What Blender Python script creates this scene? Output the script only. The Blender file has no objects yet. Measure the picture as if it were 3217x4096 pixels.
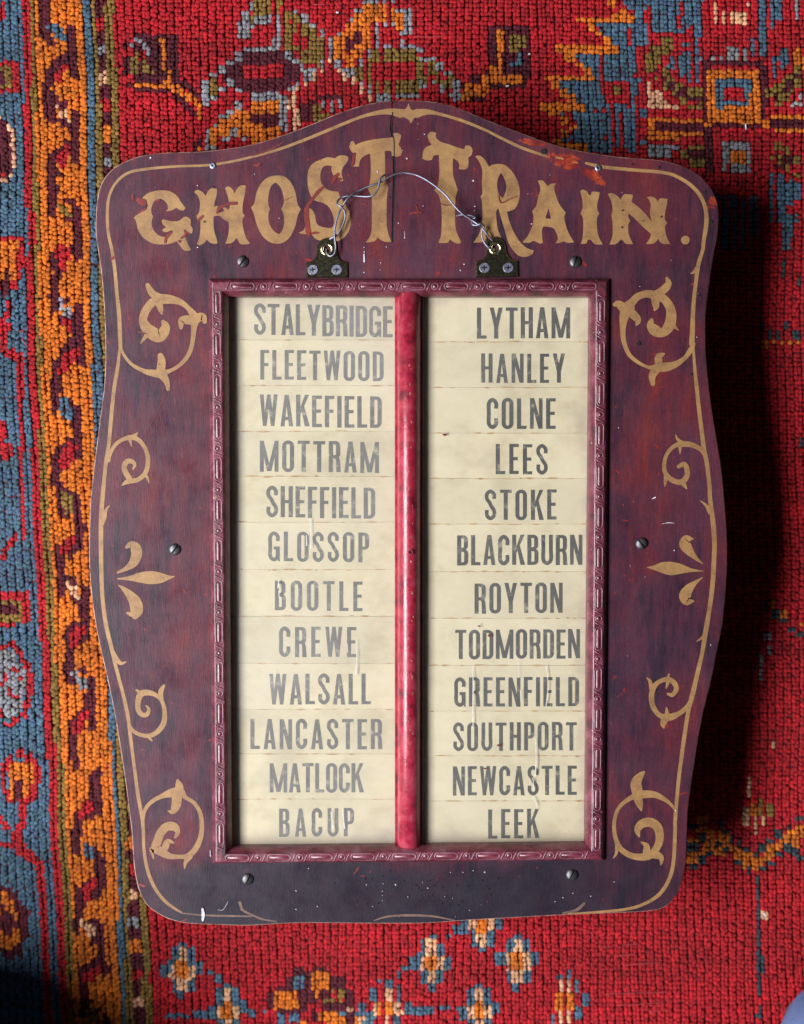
import bpy, math, random
import numpy as np
from mathutils import Vector
from mathutils.geometry import tessellate_polygon
random.seed(7)
SC = bpy.context.scene
COL = SC.collection

# ------------------------------------------------------------------ camera
MM = 0.001
SPX = 0.26547e-3              # metres on the board face covered by one pixel of the photograph
DIST = 1.5                    # camera to board face
ZB = 0.100                    # height of the board face above the rug
TILT = math.radians(3.4)
sT, cT = math.sin(TILT), math.cos(TILT)
CAM = (0.0, DIST*sT, ZB + DIST*cT)
K = SPX/DIST
cam_d = bpy.data.cameras.new('camera'); cam = bpy.data.objects.new('camera', cam_d); COL.objects.link(cam)
cam.location = CAM; cam.rotation_euler = (-TILT, 0, 0)
cam_d.sensor_fit = 'VERTICAL'; cam_d.sensor_height = 24; cam_d.lens = 12/(2048*K)
cam_d.clip_end = 50; cam_d.clip_start = 0.05
cam_d.dof.use_dof = True; cam_d.dof.focus_distance = DIST-0.002; cam_d.dof.aperture_fstop = 1.5
SC.camera = cam

# ------------------------------------------------------------------ world and light
w = bpy.data.worlds.new('World'); SC.world = w; w.use_nodes = True
bg = w.node_tree.nodes['Background']; bg.inputs[0].default_value = (0.75, 0.8, 1.0, 1); bg.inputs[1].default_value = 0.034
ld = bpy.data.lights.new('window_light', 'AREA'); ld.shape = 'RECTANGLE'; ld.size = 0.82; ld.size_y = 2.9
ld.energy = 240; ld.color = (0.98, 0.97, 1.0)
lo = bpy.data.objects.new('window_light', ld); COL.objects.link(lo)
LDIR = Vector((-0.090, -0.024, 0.1)).normalized()
lo.location = LDIR*3.0
from mathutils import Matrix
_xa = Vector((0,1,0)).cross(LDIR).normalized(); _ya = LDIR.cross(_xa)
lo.rotation_euler = Matrix((_xa,_ya,LDIR)).transposed().to_euler()
SC.view_settings.view_transform = 'Standard'; SC.view_settings.look = 'None'
SC.view_settings.exposure = 0; SC.view_settings.gamma = 1

# ------------------------------------------------------------------ photo measurements -> places on a level plane
def W(sx, sy, z=ZB):
    u = (sx-1608.5)*K; v = -(sy-2048)*K
    d = (u, -sT + v*cT, -cT - v*sT)
    t = (z-CAM[2])/d[2]
    return (CAM[0]+d[0]*t, CAM[1]+d[1]*t, z)
def Warr(sx, sy, z):
    u = (sx-1608.5)*K; v = -(sy-2048)*K
    dy = -sT+v*cT; dz = -cT-v*sT; t = (z-CAM[2])/dz
    return CAM[0]+u*t, CAM[1]+dy*t
def D(x, y, z=ZB): return W(x*1.88349, y*1.88349, z)
class Crop:
    def __init__(s, ox, oy, k=1.708): s.ox, s.oy, s.k = ox, oy, k
    def S(s, x, y): return (s.ox+x/s.k, s.oy+y/s.k)
    def P(s, x, y, z=ZB): return W(*s.S(x, y), z)
    def w(s, v): return v/s.k*SPX
C00=Crop(0,0); C10=Crop(1000,0); C20=Crop(2000,0); C2=Crop(2217,0)
C01=Crop(0,1000); C11=Crop(1000,1000); C21=Crop(2217,1000)
C02=Crop(0,2000); C12=Crop(1000,2000); C22=Crop(2217,2000)
C03=Crop(0,3096); C13=Crop(1000,3096); C23=Crop(2217,3096)
TA=Crop(500,700,2.8467); TB=Crop(1000,500,2.44); TC=Crop(1600,500,2.44); TD=Crop(2200,650,2.44)

# ------------------------------------------------------------------ material helper
def mat(name):
    m = bpy.data.materials.new(name); m.use_nodes = True
    nt = m.node_tree; b = nt.nodes['Principled BSDF']
    return m, nt, b
def N(nt, typ, **kw):
    n = nt.nodes.new(typ)
    for k, v in kw.items():
        if k.startswith('i_'):
            key = k[2:].replace('_', ' ')
            n.inputs[key].default_value = v
        else: setattr(n, k, v)
    return n
def L(nt, a, b): nt.links.new(a, b)
def coords(nt, scale=(1,1,1)):
    t = N(nt, 'ShaderNodeTexCoord'); mp = N(nt, 'ShaderNodeMapping'); mp.inputs['Scale'].default_value = scale
    L(nt, t.outputs['Object'], mp.inputs['Vector']); return mp.outputs['Vector']
def noise(nt, vec, scale, detail=4, rough=0.6, dist=0.0):
    n = N(nt, 'ShaderNodeTexNoise'); n.inputs['Scale'].default_value = scale; n.inputs['Detail'].default_value = detail
    n.inputs['Roughness'].default_value = rough; n.inputs['Distortion'].default_value = dist
    L(nt, vec, n.inputs['Vector']); return n.outputs['Fac']
def ramp(nt, fac, stops):
    r = N(nt, 'ShaderNodeValToRGB'); el = r.color_ramp.elements
    while len(el) > 1: el.remove(el[-1])
    for i, (p, c) in enumerate(stops):
        e = el[0] if i == 0 else el.new(p)
        e.position = p; e.color = tuple(c)+(1,) if len(c) == 3 else c
    L(nt, fac, r.inputs['Fac']); return r.outputs['Color']
def step(nt, fac, a, b):      # 0 below a, 1 above b
    m = N(nt, 'ShaderNodeMapRange'); m.interpolation_type = 'SMOOTHSTEP'
    m.inputs['From Min'].default_value = a; m.inputs['From Max'].default_value = b
    L(nt, fac, m.inputs['Value']); return m.outputs['Result']
def mth(nt, op, a, b=None):
    m = N(nt, 'ShaderNodeMath'); m.operation = op
    for i, v in enumerate((a, b)):
        if v is None: continue
        if isinstance(v, (int, float)): m.inputs[i].default_value = v
        else: L(nt, v, m.inputs[i])
    return m.outputs[0]
def mix(nt, fac, a, b):
    m = N(nt, 'ShaderNodeMix'); m.data_type = 'RGBA'
    if isinstance(fac, (int, float)): m.inputs[0].default_value = fac
    else: L(nt, fac, m.inputs[0])
    for i, v in ((6, a), (7, b)):
        if isinstance(v, tuple): m.inputs[i].default_value = v+(1,)
        else: L(nt, v, m.inputs[i])
    return m.outputs[2]
def bump(nt, b, h, strength, dist=0.001):
    n = N(nt, 'ShaderNodeBump'); n.inputs['Strength'].default_value = strength; n.inputs['Distance'].default_value = dist
    L(nt, h, n.inputs['Height']); L(nt, n.outputs[0], b.inputs['Normal'])

def worn_paint():
    m, nt, b = mat('worn_maroon_paint')
    v1 = coords(nt, (1.0, 0.45, 1)); v2 = coords(nt, (7, 0.8, 1)); v3 = coords(nt)
    a = noise(nt, v1, 13, 7, 0.66, 0.3); s = noise(nt, v2, 26, 6, 0.7)
    f = mth(nt, 'ADD', mth(nt, 'MULTIPLY', a, 0.6), mth(nt, 'MULTIPLY', s, 0.4))
    base = ramp(nt, f, [(0.38, (0.019,0.010,0.018)), (0.46, (0.052,0.014,0.026)), (0.54, (0.082,0.016,0.026)), (0.64, (0.128,0.019,0.018))])
    # cool dust-blue haze in big soft patches
    h = noise(nt, v3, 5.5, 4, 0.6)
    base = mix(nt, mth(nt, 'MULTIPLY', step(nt, h, 0.50, 0.70), 0.32), base, (0.050,0.028,0.052))
    sep = N(nt, 'ShaderNodeSeparateXYZ'); L(nt, v3, sep.inputs[0]); X, Y = sep.outputs[0], sep.outputs[1]
    wob = mth(nt, 'MULTIPLY', mth(nt, 'SUBTRACT', noise(nt, v3, 9, 5), 0.5), 0.09)
    Yw = mth(nt, 'ADD', Y, wob)
    # slate-black grime along the bottom rail and under the head lettering
    low = mth(nt, 'SUBTRACT', 1.0, step(nt, Yw, -0.392, -0.350))
    ax = mth(nt, 'ABSOLUTE', mth(nt, 'ADD', X, 0.03))
    low = mth(nt, 'MULTIPLY', low, mth(nt, 'SUBTRACT', 1.0, mth(nt, 'MULTIPLY', step(nt, ax, 0.19, 0.30), 0.55)))
    base = mix(nt, mth(nt, 'MULTIPLY', low, 0.9), base, (0.013,0.013,0.022))
    # red undercoat showing through in a flaked patch (top right shoulder)
    def ell(cx, cy, rx, ry, ang):
        ca, sa = math.cos(ang), math.sin(ang)
        dx = mth(nt, 'SUBTRACT', X, cx); dy = mth(nt, 'SUBTRACT', Y, cy)
        u = mth(nt, 'DIVIDE', mth(nt, 'ADD', mth(nt, 'MULTIPLY', dx, ca), mth(nt, 'MULTIPLY', dy, sa)), rx)
        v = mth(nt, 'DIVIDE', mth(nt, 'SUBTRACT', mth(nt, 'MULTIPLY', dy, ca), mth(nt, 'MULTIPLY', dx, sa)), ry)
        r = mth(nt, 'SQRT', mth(nt, 'ADD', mth(nt, 'MULTIPLY', u, u), mth(nt, 'MULTIPLY', v, v)))
        return mth(nt, 'SUBTRACT', 1.0, r)
    acc = None
    for (px, py, rx, ry, an) in ((230,968,105,30,-0.12),(450,1100,150,62,-0.38),(640,1200,115,48,-0.5),(1460,1380,40,70,-0.6)):
        p = C20.P(px, py); e = ell(p[0], p[1], C20.w(rx), C20.w(ry), an)
        acc = e if acc is None else mth(nt, 'MAXIMUM', acc, e)
    n5 = noise(nt, v3, 120, 6, 0.7, 0.4)
    fl = step(nt, mth(nt, 'ADD', mth(nt, 'MULTIPLY', acc, 0.26), n5), 0.53, 0.58)
    fl = mth(nt, 'MULTIPLY', mth(nt, 'MULTIPLY', fl, step(nt, acc, -0.1, 0.15)), mth(nt, 'ADD', 0.45, mth(nt, 'MULTIPLY', step(nt, noise(nt, v3, 420, 3, 0.6), 0.42, 0.55), 0.5)))
    n6 = noise(nt, v3, 60, 4)
    base = mix(nt, fl, base, ramp(nt, n6, [(0.4, (0.13,0.010,0.006)), (0.62, (0.36,0.045,0.010))]))
    cz = N(nt, 'ShaderNodeTexVoronoi'); cz.feature = 'DISTANCE_TO_EDGE'; cz.inputs['Scale'].default_value = 70; L(nt, coords(nt, (1,0.3,1)), cz.inputs['Vector'])
    gr = mth(nt, 'ADD', mth(nt, 'MULTIPLY', noise(nt, coords(nt, (9,0.7,1)), 90, 5, 0.75), 0.9), mth(nt, 'MULTIPLY', noise(nt, v3, 330, 3, 0.7), 0.6))
    gs = N(nt, 'ShaderNodeVectorMath'); gs.operation = 'SCALE'; L(nt, base, gs.inputs[0]); L(nt, mth(nt, 'ADD', 0.18, mth(nt, 'MULTIPLY', gr, 1.1)), gs.inputs[3]); base = gs.outputs[0]
    # nicks
    n7 = noise(nt, v3, 85, 3, 0.5, 0.8)
    base = mix(nt, mth(nt, 'MULTIPLY', step(nt, n7, 0.70, 0.74), 0.7), base, (0.26,0.02,0.012))
    n8 = noise(nt, v3, 210, 2, 0.5)
    base = mix(nt, mth(nt, 'MULTIPLY', step(nt, n8, 0.775, 0.80), 0.6), base, (0.36,0.30,0.36))
    L(nt, base, b.inputs['Base Color'])
    b.inputs['Specular IOR Level'].default_value = 0.38
    L(nt, ramp(nt, noise(nt, v3, 30, 5), [(0.3, (0.30,)*3), (0.7, (0.52,)*3)]), b.inputs['Roughness'])
    fine = mth(nt, 'ADD', mth(nt, 'MULTIPLY', noise(nt, coords(nt, (6,0.6,1)), 150, 4), 0.6), mth(nt, 'MULTIPLY', n5, 0.4))
    bump(nt, b, fine, 0.35, 0.0006)
    return m
def simple(name, lo, hi, scale=40, rough=0.5, vec=(1,1,1), bmp=0.2, metal=0, detail=5, a=0.35, c=0.65, bd=0.0005):
    m, nt, b = mat(name); v = coords(nt, vec); n = noise(nt, v, scale, detail, 0.62)
    L(nt, ramp(nt, n, [(a, lo), (c, hi)]), b.inputs['Base Color'])
    b.inputs['Roughness'].default_value = rough; b.inputs['Metallic'].default_value = metal
    if bmp: bump(nt, b, n, bmp, bd)
    return m
def gold_paint():
    m, nt, b = mat('aged_gold_paint'); v = coords(nt)
    n = noise(nt, v, 55, 7, 0.7); f = noise(nt, v, 900, 2, 0.5)
    c = ramp(nt, mth(nt, 'ADD', mth(nt, 'MULTIPLY', n, 0.75), mth(nt, 'MULTIPLY', f, 0.25)), [(0.36, (0.165,0.085,0.036)), (0.5, (0.265,0.145,0.055)), (0.64, (0.34,0.195,0.072))])
    c = mix(nt, mth(nt, 'MULTIPLY', step(nt, noise(nt, coords(nt, (1,0.6,1)), 14, 5, 0.65), 0.48, 0.66), 0.5), c, (0.21,0.105,0.050))
    k = noise(nt, coords(nt, (1,2,1)), 130, 4, 0.7)
    c = mix(nt, mth(nt, 'MULTIPLY', step(nt, k, 0.63, 0.70), 0.75), c, (0.10,0.03,0.025))
    L(nt, c, b.inputs['Base Color']); b.inputs['Roughness'].default_value = 0.5
    bump(nt, b, f, 0.25, 0.0004); return m
def bead_paint(name, lo, mid, hi, chip=0.66):
    m, nt, b = mat(name); v = coords(nt)
    n = noise(nt, v, 60, 6, 0.7)
    c = ramp(nt, n, [(0.34, lo), (0.5, mid), (0.68, hi)])
    ge = N(nt, 'ShaderNodeNewGeometry')
    k = noise(nt, v, 170, 4, 0.7)
    # chips to bare wood on ridges
    p = mth(nt, 'ADD', ge.outputs['Pointiness'], mth(nt, 'MULTIPLY', k, 0.35))
    c = mix(nt, step(nt, k, chip, chip+0.04), c, (0.42,0.24,0.16))
    L(nt, c, b.inputs['Base Color'])
    L(nt, ramp(nt, noise(nt, v, 40, 4), [(0.3, (0.26,)*3), (0.7, (0.44,)*3)]), b.inputs['Roughness'])
    b.inputs['Specular IOR Level'].default_value = 0.8
    bump(nt, b, mth(nt, 'ADD', k, mth(nt, 'MULTIPLY', noise(nt, coords(nt, (1,0.15,1)), 120, 4, 0.7), 0.8)), 0.45, 0.0008); return m
def paper():
    m, nt, b = mat('yellowed_paper'); v = coords(nt)
    n = noise(nt, v, 12, 6, 0.65); n2 = noise(nt, coords(nt, (1.0,1.4,1)), 40, 5, 0.6)
    c = ramp(nt, mth(nt, 'ADD', mth(nt, 'MULTIPLY', n, 0.6), mth(nt, 'MULTIPLY', n2, 0.4)), [(0.34, (0.44,0.375,0.245)), (0.5, (0.545,0.475,0.325)), (0.66, (0.595,0.525,0.37))])
    s = noise(nt, v, 70, 5, 0.75)
    c = mix(nt, mth(nt, 'MULTIPLY', step(nt, s, 0.70, 0.78), 0.45), c, (0.33,0.23,0.14))
    # grime gathered towards the ends and sides of the columns (the dirt itself is on the paper)
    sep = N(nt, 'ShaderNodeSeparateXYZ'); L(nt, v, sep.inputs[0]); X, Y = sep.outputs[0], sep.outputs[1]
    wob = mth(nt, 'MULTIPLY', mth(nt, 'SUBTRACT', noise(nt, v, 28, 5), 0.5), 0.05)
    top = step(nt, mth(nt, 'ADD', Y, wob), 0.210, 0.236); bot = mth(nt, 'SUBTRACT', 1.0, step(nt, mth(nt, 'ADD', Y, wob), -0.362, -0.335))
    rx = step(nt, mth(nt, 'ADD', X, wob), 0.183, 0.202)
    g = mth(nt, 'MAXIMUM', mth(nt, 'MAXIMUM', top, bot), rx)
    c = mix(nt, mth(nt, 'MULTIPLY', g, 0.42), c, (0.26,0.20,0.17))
    oi = N(nt, 'ShaderNodeObjectInfo'); sv = N(nt, 'ShaderNodeVectorMath'); sv.operation = 'SCALE'; L(nt, c, sv.inputs[0]); L(nt, mth(nt, 'ADD', 0.93, mth(nt, 'MULTIPLY', oi.outputs['Random'], 0.12)), sv.inputs[3])
    L(nt, sv.outputs[0], b.inputs['Base Color']); b.inputs['Roughness'].default_value = 0.75
    return m
def ink(name, dark, pale):
    m, nt, b = mat(name); v = coords(nt)
    n = noise(nt, v, 90, 6, 0.7)
    L(nt, ramp(nt, n, [(0.40, dark), (0.56, tuple(x*1.25 for x in dark)), (0.70, pale)]), b.inputs['Base Color'])
    b.inputs['Roughness'].default_value = 0.7; return m
def clear_glass():
    m, nt, b = mat('clear_glass'); out = nt.nodes['Material Output']; nt.nodes.remove(b)
    tr = N(nt, 'ShaderNodeBsdfTransparent'); tr.inputs[0].default_value = (0.99,0.995,0.99,1); L(nt, tr.outputs[0], out.inputs[0]); return m
def glare_film_glass(name, haze):
    m, nt, b = mat(name); out = nt.nodes['Material Output']; nt.nodes.remove(b)
    tr = N(nt, 'ShaderNodeBsdfTransparent'); tr.inputs[0].default_value = (0.97,0.975,0.97,1)
    df = N(nt, 'ShaderNodeBsdfDiffuse'); df.inputs[0].default_value = (0.60,0.585,0.55,1)  # pale film stands for the soft reflection that washes out the names
    gl = N(nt, 'ShaderNodeBsdfGlossy'); gl.inputs['Roughness'].default_value = 0.12
    fr = N(nt, 'ShaderNodeFresnel'); ge = N(nt, 'ShaderNodeNewGeometry'); io = N(nt, 'ShaderNodeMapRange'); io.inputs['To Min'].default_value = 1.45; io.inputs['To Max'].default_value = 1/1.45; L(nt, ge.outputs['Backfacing'], io.inputs['Value']); L(nt, io.outputs['Result'], fr.inputs[0])
    n = noise(nt, coords(nt), 9, 5, 0.65); f = mth(nt, 'MULTIPLY', step(nt, n, 0.15, 0.85), haze*2)
    m1 = N(nt, 'ShaderNodeMixShader'); L(nt, f, m1.inputs[0]); L(nt, tr.outputs[0], m1.inputs[1]); L(nt, df.outputs[0], m1.inputs[2])
    m2 = N(nt, 'ShaderNodeMixShader'); L(nt, fr.outputs[0], m2.inputs[0]); L(nt, m1.outputs[0], m2.inputs[1]); L(nt, gl.outputs[0], m2.inputs[2])
    L(nt, m2.outputs[0], out.inputs[0]); return m
def metal(name, col, rough, var=0.12):
    m, nt, b = mat(name); v = coords(nt); n = noise(nt, v, 160, 5, 0.65)
    L(nt, ramp(nt, n, [(0.35, tuple(x*0.7 for x in col)), (0.6, col)]), b.inputs['Base Color'])
    b.inputs['Metallic'].default_value = 1
    L(nt, ramp(nt, noise(nt, v, 400, 3), [(0.3, (rough,)*3), (0.7, (rough+var,)*3)]), b.inputs['Roughness'])
    bump(nt, b, n, 0.12, 0.0004); return m
def wool():
    m, nt, b = mat('dyed_wool')
    at = N(nt, 'ShaderNodeAttribute'); at.attribute_name = 'dye'
    v = coords(nt, (1,0.35,1)); n = noise(nt, v, 1500, 3, 0.6); g = noise(nt, coords(nt), 9, 4)
    n3 = noise(nt, coords(nt, (1,0.22,1)), 3200, 2, 0.5)
    f = mth(nt, 'ADD', 0.30, mth(nt, 'ADD', mth(nt, 'MULTIPLY', mth(nt, 'ADD', n, n3), 0.55), mth(nt, 'MULTIPLY', g, 0.30)))
    mm = N(nt, 'ShaderNodeVectorMath'); mm.operation = 'SCALE'; L(nt, at.outputs['Color'], mm.inputs[0]); L(nt, f, mm.inputs[3])
    L(nt, mm.outputs[0], b.inputs['Base Color']); b.inputs['Roughness'].default_value = 0.68
    b.inputs['Specular IOR Level'].default_value = 0.35
    pass
    bump(nt, b, mth(nt, 'ADD', n, n3), 0.9, 0.0010); return m
M_PAINT = worn_paint(); M_GOLD = gold_paint()
M_RAW = simple('bare_ply_edge', (0.12,0.045,0.03), (0.46,0.29,0.23), 90, 0.7, (1,1,1), 0.3)
M_DARKWOOD = simple('dark_stained_wood', (0.02,0.010,0.008), (0.05,0.022,0.016), 30, 0.7, (8,1,1))
M_BEAD = bead_paint('crimson_bead_paint', (0.032,0.008,0.014), (0.110,0.014,0.027), (0.20,0.055,0.085), 0.66)
M_BEADLOW = bead_paint('dusty_maroon_bead_paint', (0.06,0.012,0.022), (0.15,0.022,0.040), (0.20,0.09,0.12), 0.70)
M_RIM = bead_paint('dusty_rubbed_edges', (0.07,0.018,0.03), (0.17,0.06,0.09), (0.30,0.16,0.21), 0.70); M_RIML = bead_paint('grimy_rubbed_edges', (0.10,0.03,0.04), (0.20,0.09,0.11), (0.28,0.16,0.19), 0.74)
M_BAR = bead_paint('crimson_bar_paint', (0.09,0.006,0.016), (0.30,0.010,0.032), (0.38,0.05,0.08), 0.70)
M_PAPER = paper(); M_STAIN = simple('brown_glue_stain', (0.20,0.10,0.04), (0.60,0.48,0.30), 60, 0.8, (1,1,1), 0)
M_INKL = ink('faded_grey_ink', (0.095,0.092,0.086), (0.36,0.32,0.25)); M_INKR = ink('black_ink', (0.050,0.050,0.046), (0.27,0.24,0.18))
M_CLEAR = clear_glass(); M_GLASSL = glare_film_glass('glare_film_glass', 0.12); M_GLASSR = glare_film_glass('faint_glare_glass', 0.05)
M_BRASS = metal('tarnished_brass', (0.36,0.33,0.20), 0.17); M_BRASSB = metal('bright_brass', (0.80,0.72,0.45), 0.16)
M_ZINC = metal('zinc', (0.40,0.41,0.54), 0.36); M_IRON = metal('old_iron', (0.17,0.165,0.175), 0.46)
M_WIRE = metal('galvanised_wire', (0.27,0.28,0.35), 0.46)
M_BLACK = simple('black_crack_shade_paint', (0.004,0.004,0.004), (0.01,0.009,0.008), 50, 0.9)
M_WHITE = simple('white_paint_spatter', (0.28,0.24,0.30), (0.66,0.64,0.70), 400, 0.5)
M_DRIP = simple('pale_drip_residue', (0.42,0.40,0.38), (0.72,0.70,0.66), 500, 0.5)
M_SCUFF = simple('red_undercoat', (0.09,0.007,0.005), (0.20,0.014,0.008), 150, 0.55, (1,1,1), 0.4)
M_WOOL = wool()
M_BACK = simple('rug_backing', (0.06,0.004,0.008), (0.11,0.01,0.014), 300, 0.95)
M_FLOOR = simple('dark_floorboards', (0.03,0.018,0.012), (0.07,0.04,0.025), 12, 0.5, (8,1,1))
def denim():
    m, nt, b = mat('blue_denim'); v = coords(nt); n = noise(nt, v, 900, 3); g = noise(nt, v, 14, 4)
    c = ramp(nt, mth(nt, 'ADD', mth(nt, 'MULTIPLY', n, 0.6), mth(nt, 'MULTIPLY', g, 0.4)), [(0.35, (0.045,0.075,0.19)), (0.65, (0.16,0.22,0.42))])
    L(nt, c, b.inputs['Base Color']); b.inputs['Roughness'].default_value = 0.9; bump(nt, b, n, 0.6, 0.001); return m
M_DENIM = denim(); M_SHOE = simple('black_leather', (0.01,0.01,0.01), (0.03,0.028,0.025), 80, 0.5)

# ------------------------------------------------------------------ object helpers
def empty(name, loc, label, cat):
    o = bpy.data.objects.new(name, None); COL.objects.link(o); o.location = loc; o.empty_display_size = 0.05
    o['label'] = label; o['category'] = cat; return o
def mesh(name, verts, faces, m, parent=None, smooth=False, label=None, fm=None):
    me = bpy.data.meshes.new(name); me.from_pydata([tuple(v) for v in verts], [], faces)
    ms = m if isinstance(m, (list, tuple)) else [m]
    for x in ms: me.materials.append(x)
    if fm: me.polygons.foreach_set('material_index', fm)
    if smooth: me.polygons.foreach_set('use_smooth', [True]*len(me.polygons))
    me.update()
    o = bpy.data.objects.new(name, me); COL.objects.link(o)
    if parent: o.parent = parent
    if label: o['label'] = label
    return o
def dup(src, loc, rotz=0, parent=None, name=None):
    c = src.copy(); COL.objects.link(c); c.location = loc; c.rotation_euler = (0, 0, rotz); c.parent = parent
    return c
class MB:
    def __init__(s): s.v, s.f, s.m = [], [], []
    def add(s, vs, fs, mi=0):
        o = len(s.v); s.v += [tuple(p) for p in vs]; s.f += [tuple(i+o for i in f) for f in fs]; s.m += [mi]*len(fs)
    def obj(s, name, m, parent=None, smooth=False, label=None): return mesh(name, s.v, s.f, m, parent, smooth, label, s.m if isinstance(m, (list, tuple)) else None)

def smooth_loop(pts, n=5, closed=True):
    """pts: (x, y, corner) -> Catmull-Rom through smooth points, straight tangents at corners"""
    out = []; N_ = len(pts); rng = range(N_ if closed else N_-1)
    for i in rng:
        p1 = pts[i]; p2 = pts[(i+1) % N_]
        p0 = pts[i-1] if (closed or i > 0) else p1; p3 = pts[(i+2) % N_] if (closed or i+2 < N_) else p2
        if p1[-1] is True: p0 = p1
        if p2[-1] is True: p3 = p2
        k = len(p1)-1
        for j in range(n):
            t = j/n; t2, t3 = t*t, t*t*t
            out.append(tuple(0.5*((2*p1[a]) + (-p0[a]+p2[a])*t + (2*p0[a]-5*p1[a]+4*p2[a]-p3[a])*t2 + (-p0[a]+3*p1[a]-3*p2[a]+p3[a])*t3) for a in range(k)))
    if not closed: out.append(tuple(pts[-1][:-1]))
    return out
def parse(s):
    r = []
    for t in s.split():
        c = t.endswith('*'); x, y = t.rstrip('*').split(','); r.append((float(x), float(y), c))
    return r
def tess(loops):
    L3 = [[Vector((p[0], p[1], 0)) for p in l] for l in loops]
    return tessellate_polygon(L3)
def sheet(mb, loops, z, mi=0):
    fs = tess(loops); vs = [(p[0], p[1], z) for l in loops for p in l]
    up = []
    for f in fs:
        a, b, c = (vs[i] for i in f)
        cr = (b[0]-a[0])*(c[1]-a[1])-(b[1]-a[1])*(c[0]-a[0])
        if abs(cr) < 1e-14: continue
        up.append(tuple(f) if cr > 0 else tuple(reversed(f)))
    mb.add(vs, up, mi)
def area(l): return 0.5*sum(l[i-1][0]*l[i][1]-l[i][0]*l[i-1][1] for i in range(len(l)))
def ccw(l): return l if area(l) > 0 else l[::-1]
def offset(loop, d):
    """shift each vertex of a ccw loop inward by d"""
    n = len(loop); out = []
    for i in range(n):
        a, b, c = loop[i-1], loop[i], loop[(i+1) % n]
        e1 = Vector((b[0]-a[0], b[1]-a[1])); e2 = Vector((c[0]-b[0], c[1]-b[1]))
        if e1.length < 1e-9: e1 = e2
        if e2.length < 1e-9: e2 = e1
        e1 = e1.normalized(); e2 = e2.normalized()
        n1 = Vector((-e1.y, e1.x)); n2 = Vector((-e2.y, e2.x)); m_ = n1+n2
        if m_.length < 1e-6: m_ = n1
        m_.normalize(); k = min(1.6, 1/max(0.35, m_.dot(n1)))
        out.append((b[0]+m_.x*d*k, b[1]+m_.y*d*k))
    return out
def slab(mb, outer, holes, z0, z1, bev=0.0, mi_top=0, mi_side=0, bottom=True):
    outer = ccw(outer); holes = [ccw(h)[::-1] for h in holes]
    tops = [offset(outer, bev) if bev else outer] + holes
    sheet(mb, tops, z1, mi_top)
    def ring(l0, za, l1, zb, mi):
        n = len(l0); vs = [(p[0], p[1], za) for p in l0]+[(p[0], p[1], zb) for p in l1]
        mb.add(vs, [(i, (i+1) % n, n+(i+1) % n, n+i) for i in range(n)], mi)
    if bev:
        ring(outer, z1-bev, tops[0], z1, mi_side); ring(outer, z0, outer, z1-bev, mi_side)
    else: ring(outer, z0, outer, z1, mi_side)
    for h in holes: ring(h, z0, h, z1, mi_side)
    if bottom:
        fs = tess([outer]+holes); vs = [(p[0], p[1], z0) for l in [outer]+holes for p in l]; mb.add(vs, [tuple(f) for f in fs], mi_side)
def brush(mb, pts, z, n=6, mi=0):
    """a brush stroke: (x, y, width) in metres -> flat tapered ribbon with rounded ends"""
    P = smooth_loop([p+(False,) for p in pts], n, closed=False) if len(pts) > 2 else list(pts)
    if len(P) < 2: return
    # cap rounding
    def cap(p, q):
        dx, dy = p[0]-q[0], p[1]-q[1]; l = math.hypot(dx, dy) or 1; r = p[2]/2
        return [(p[0]+dx/l*r*math.sin(a), p[1]+dy/l*r*math.sin(a), 2*r*math.cos(a)) for a in (1.5, 1.1, 0.6)]
    P = [(a, b, max(c, 0.0003)) for a, b, c in P]
    P = cap(P[0], P[1]) + P + cap(P[-1], P[-2])[::-1]
    vs = []
    for i, p in enumerate(P):
        a, b = P[max(0, i-1)], P[min(len(P)-1, i+1)]
        dx, dy = b[0]-a[0], b[1]-a[1]; l = math.hypot(dx, dy) or 1; nx, ny = -dy/l, dx/l; h = p[2]/2
        vs += [(p[0]-nx*h, p[1]-ny*h, z), (p[0]+nx*h, p[1]+ny*h, z)]
    mb.add(vs, [(2*i, 2*i+2, 2*i+3, 2*i+1) for i in range(len(P)-1)], mi)
def strokes(mb, crop, lst, z, dz=0.000015, k=1.0):
    for j, s in enumerate(lst):
        if len(s) == 1: s = [s[0], (s[0][0]+3, s[0][1]+3, s[0][2])]
        brush(mb, [crop.P(x, y)[:2]+(crop.w(w_)*k,) for x, y, w_ in s], z+dz*j)
def tube(mb, pts, r, sides=8, n=6, closed=False, taper=True):
    P = smooth_loop([tuple(p)+(False,) for p in pts], n, closed) if n > 1 else [tuple(p) for p in pts]
    P = [Vector(p) for p in P]; m_ = len(P); nrm = None; vs = []
    for i, p in enumerate(P):
        if closed: t = (P[(i+1) % m_]-P[i-1])
        else: t = P[min(m_-1, i+1)]-P[max(0, i-1)]
        if t.length < 1e-9: t = Vector((1, 0, 0))
        t.normalize()
        if nrm is None: nrm = t.cross(Vector((0, 0, 1)) if abs(t.z) < 0.9 else Vector((1, 0, 0))).normalized()
        nrm = (nrm - t*nrm.dot(t)).normalized(); bn = t.cross(nrm)
        for k in range(sides):
            a = 2*math.pi*k/sides; vs.append(p+nrm*(r*math.cos(a))+bn*(r*math.sin(a)))
    fs = []; last = m_ if closed else m_-1
    for i in range(last):
        for k in range(sides):
            a = i*sides; b = ((i+1) % m_)*sides
            fs.append((a+k, a+(k+1) % sides, b+(k+1) % sides, b+k))
    if not closed: fs += [tuple(range(sides))[::-1], tuple(range((m_-1)*sides, m_*sides))]
    mb.add(vs, fs)
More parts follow.
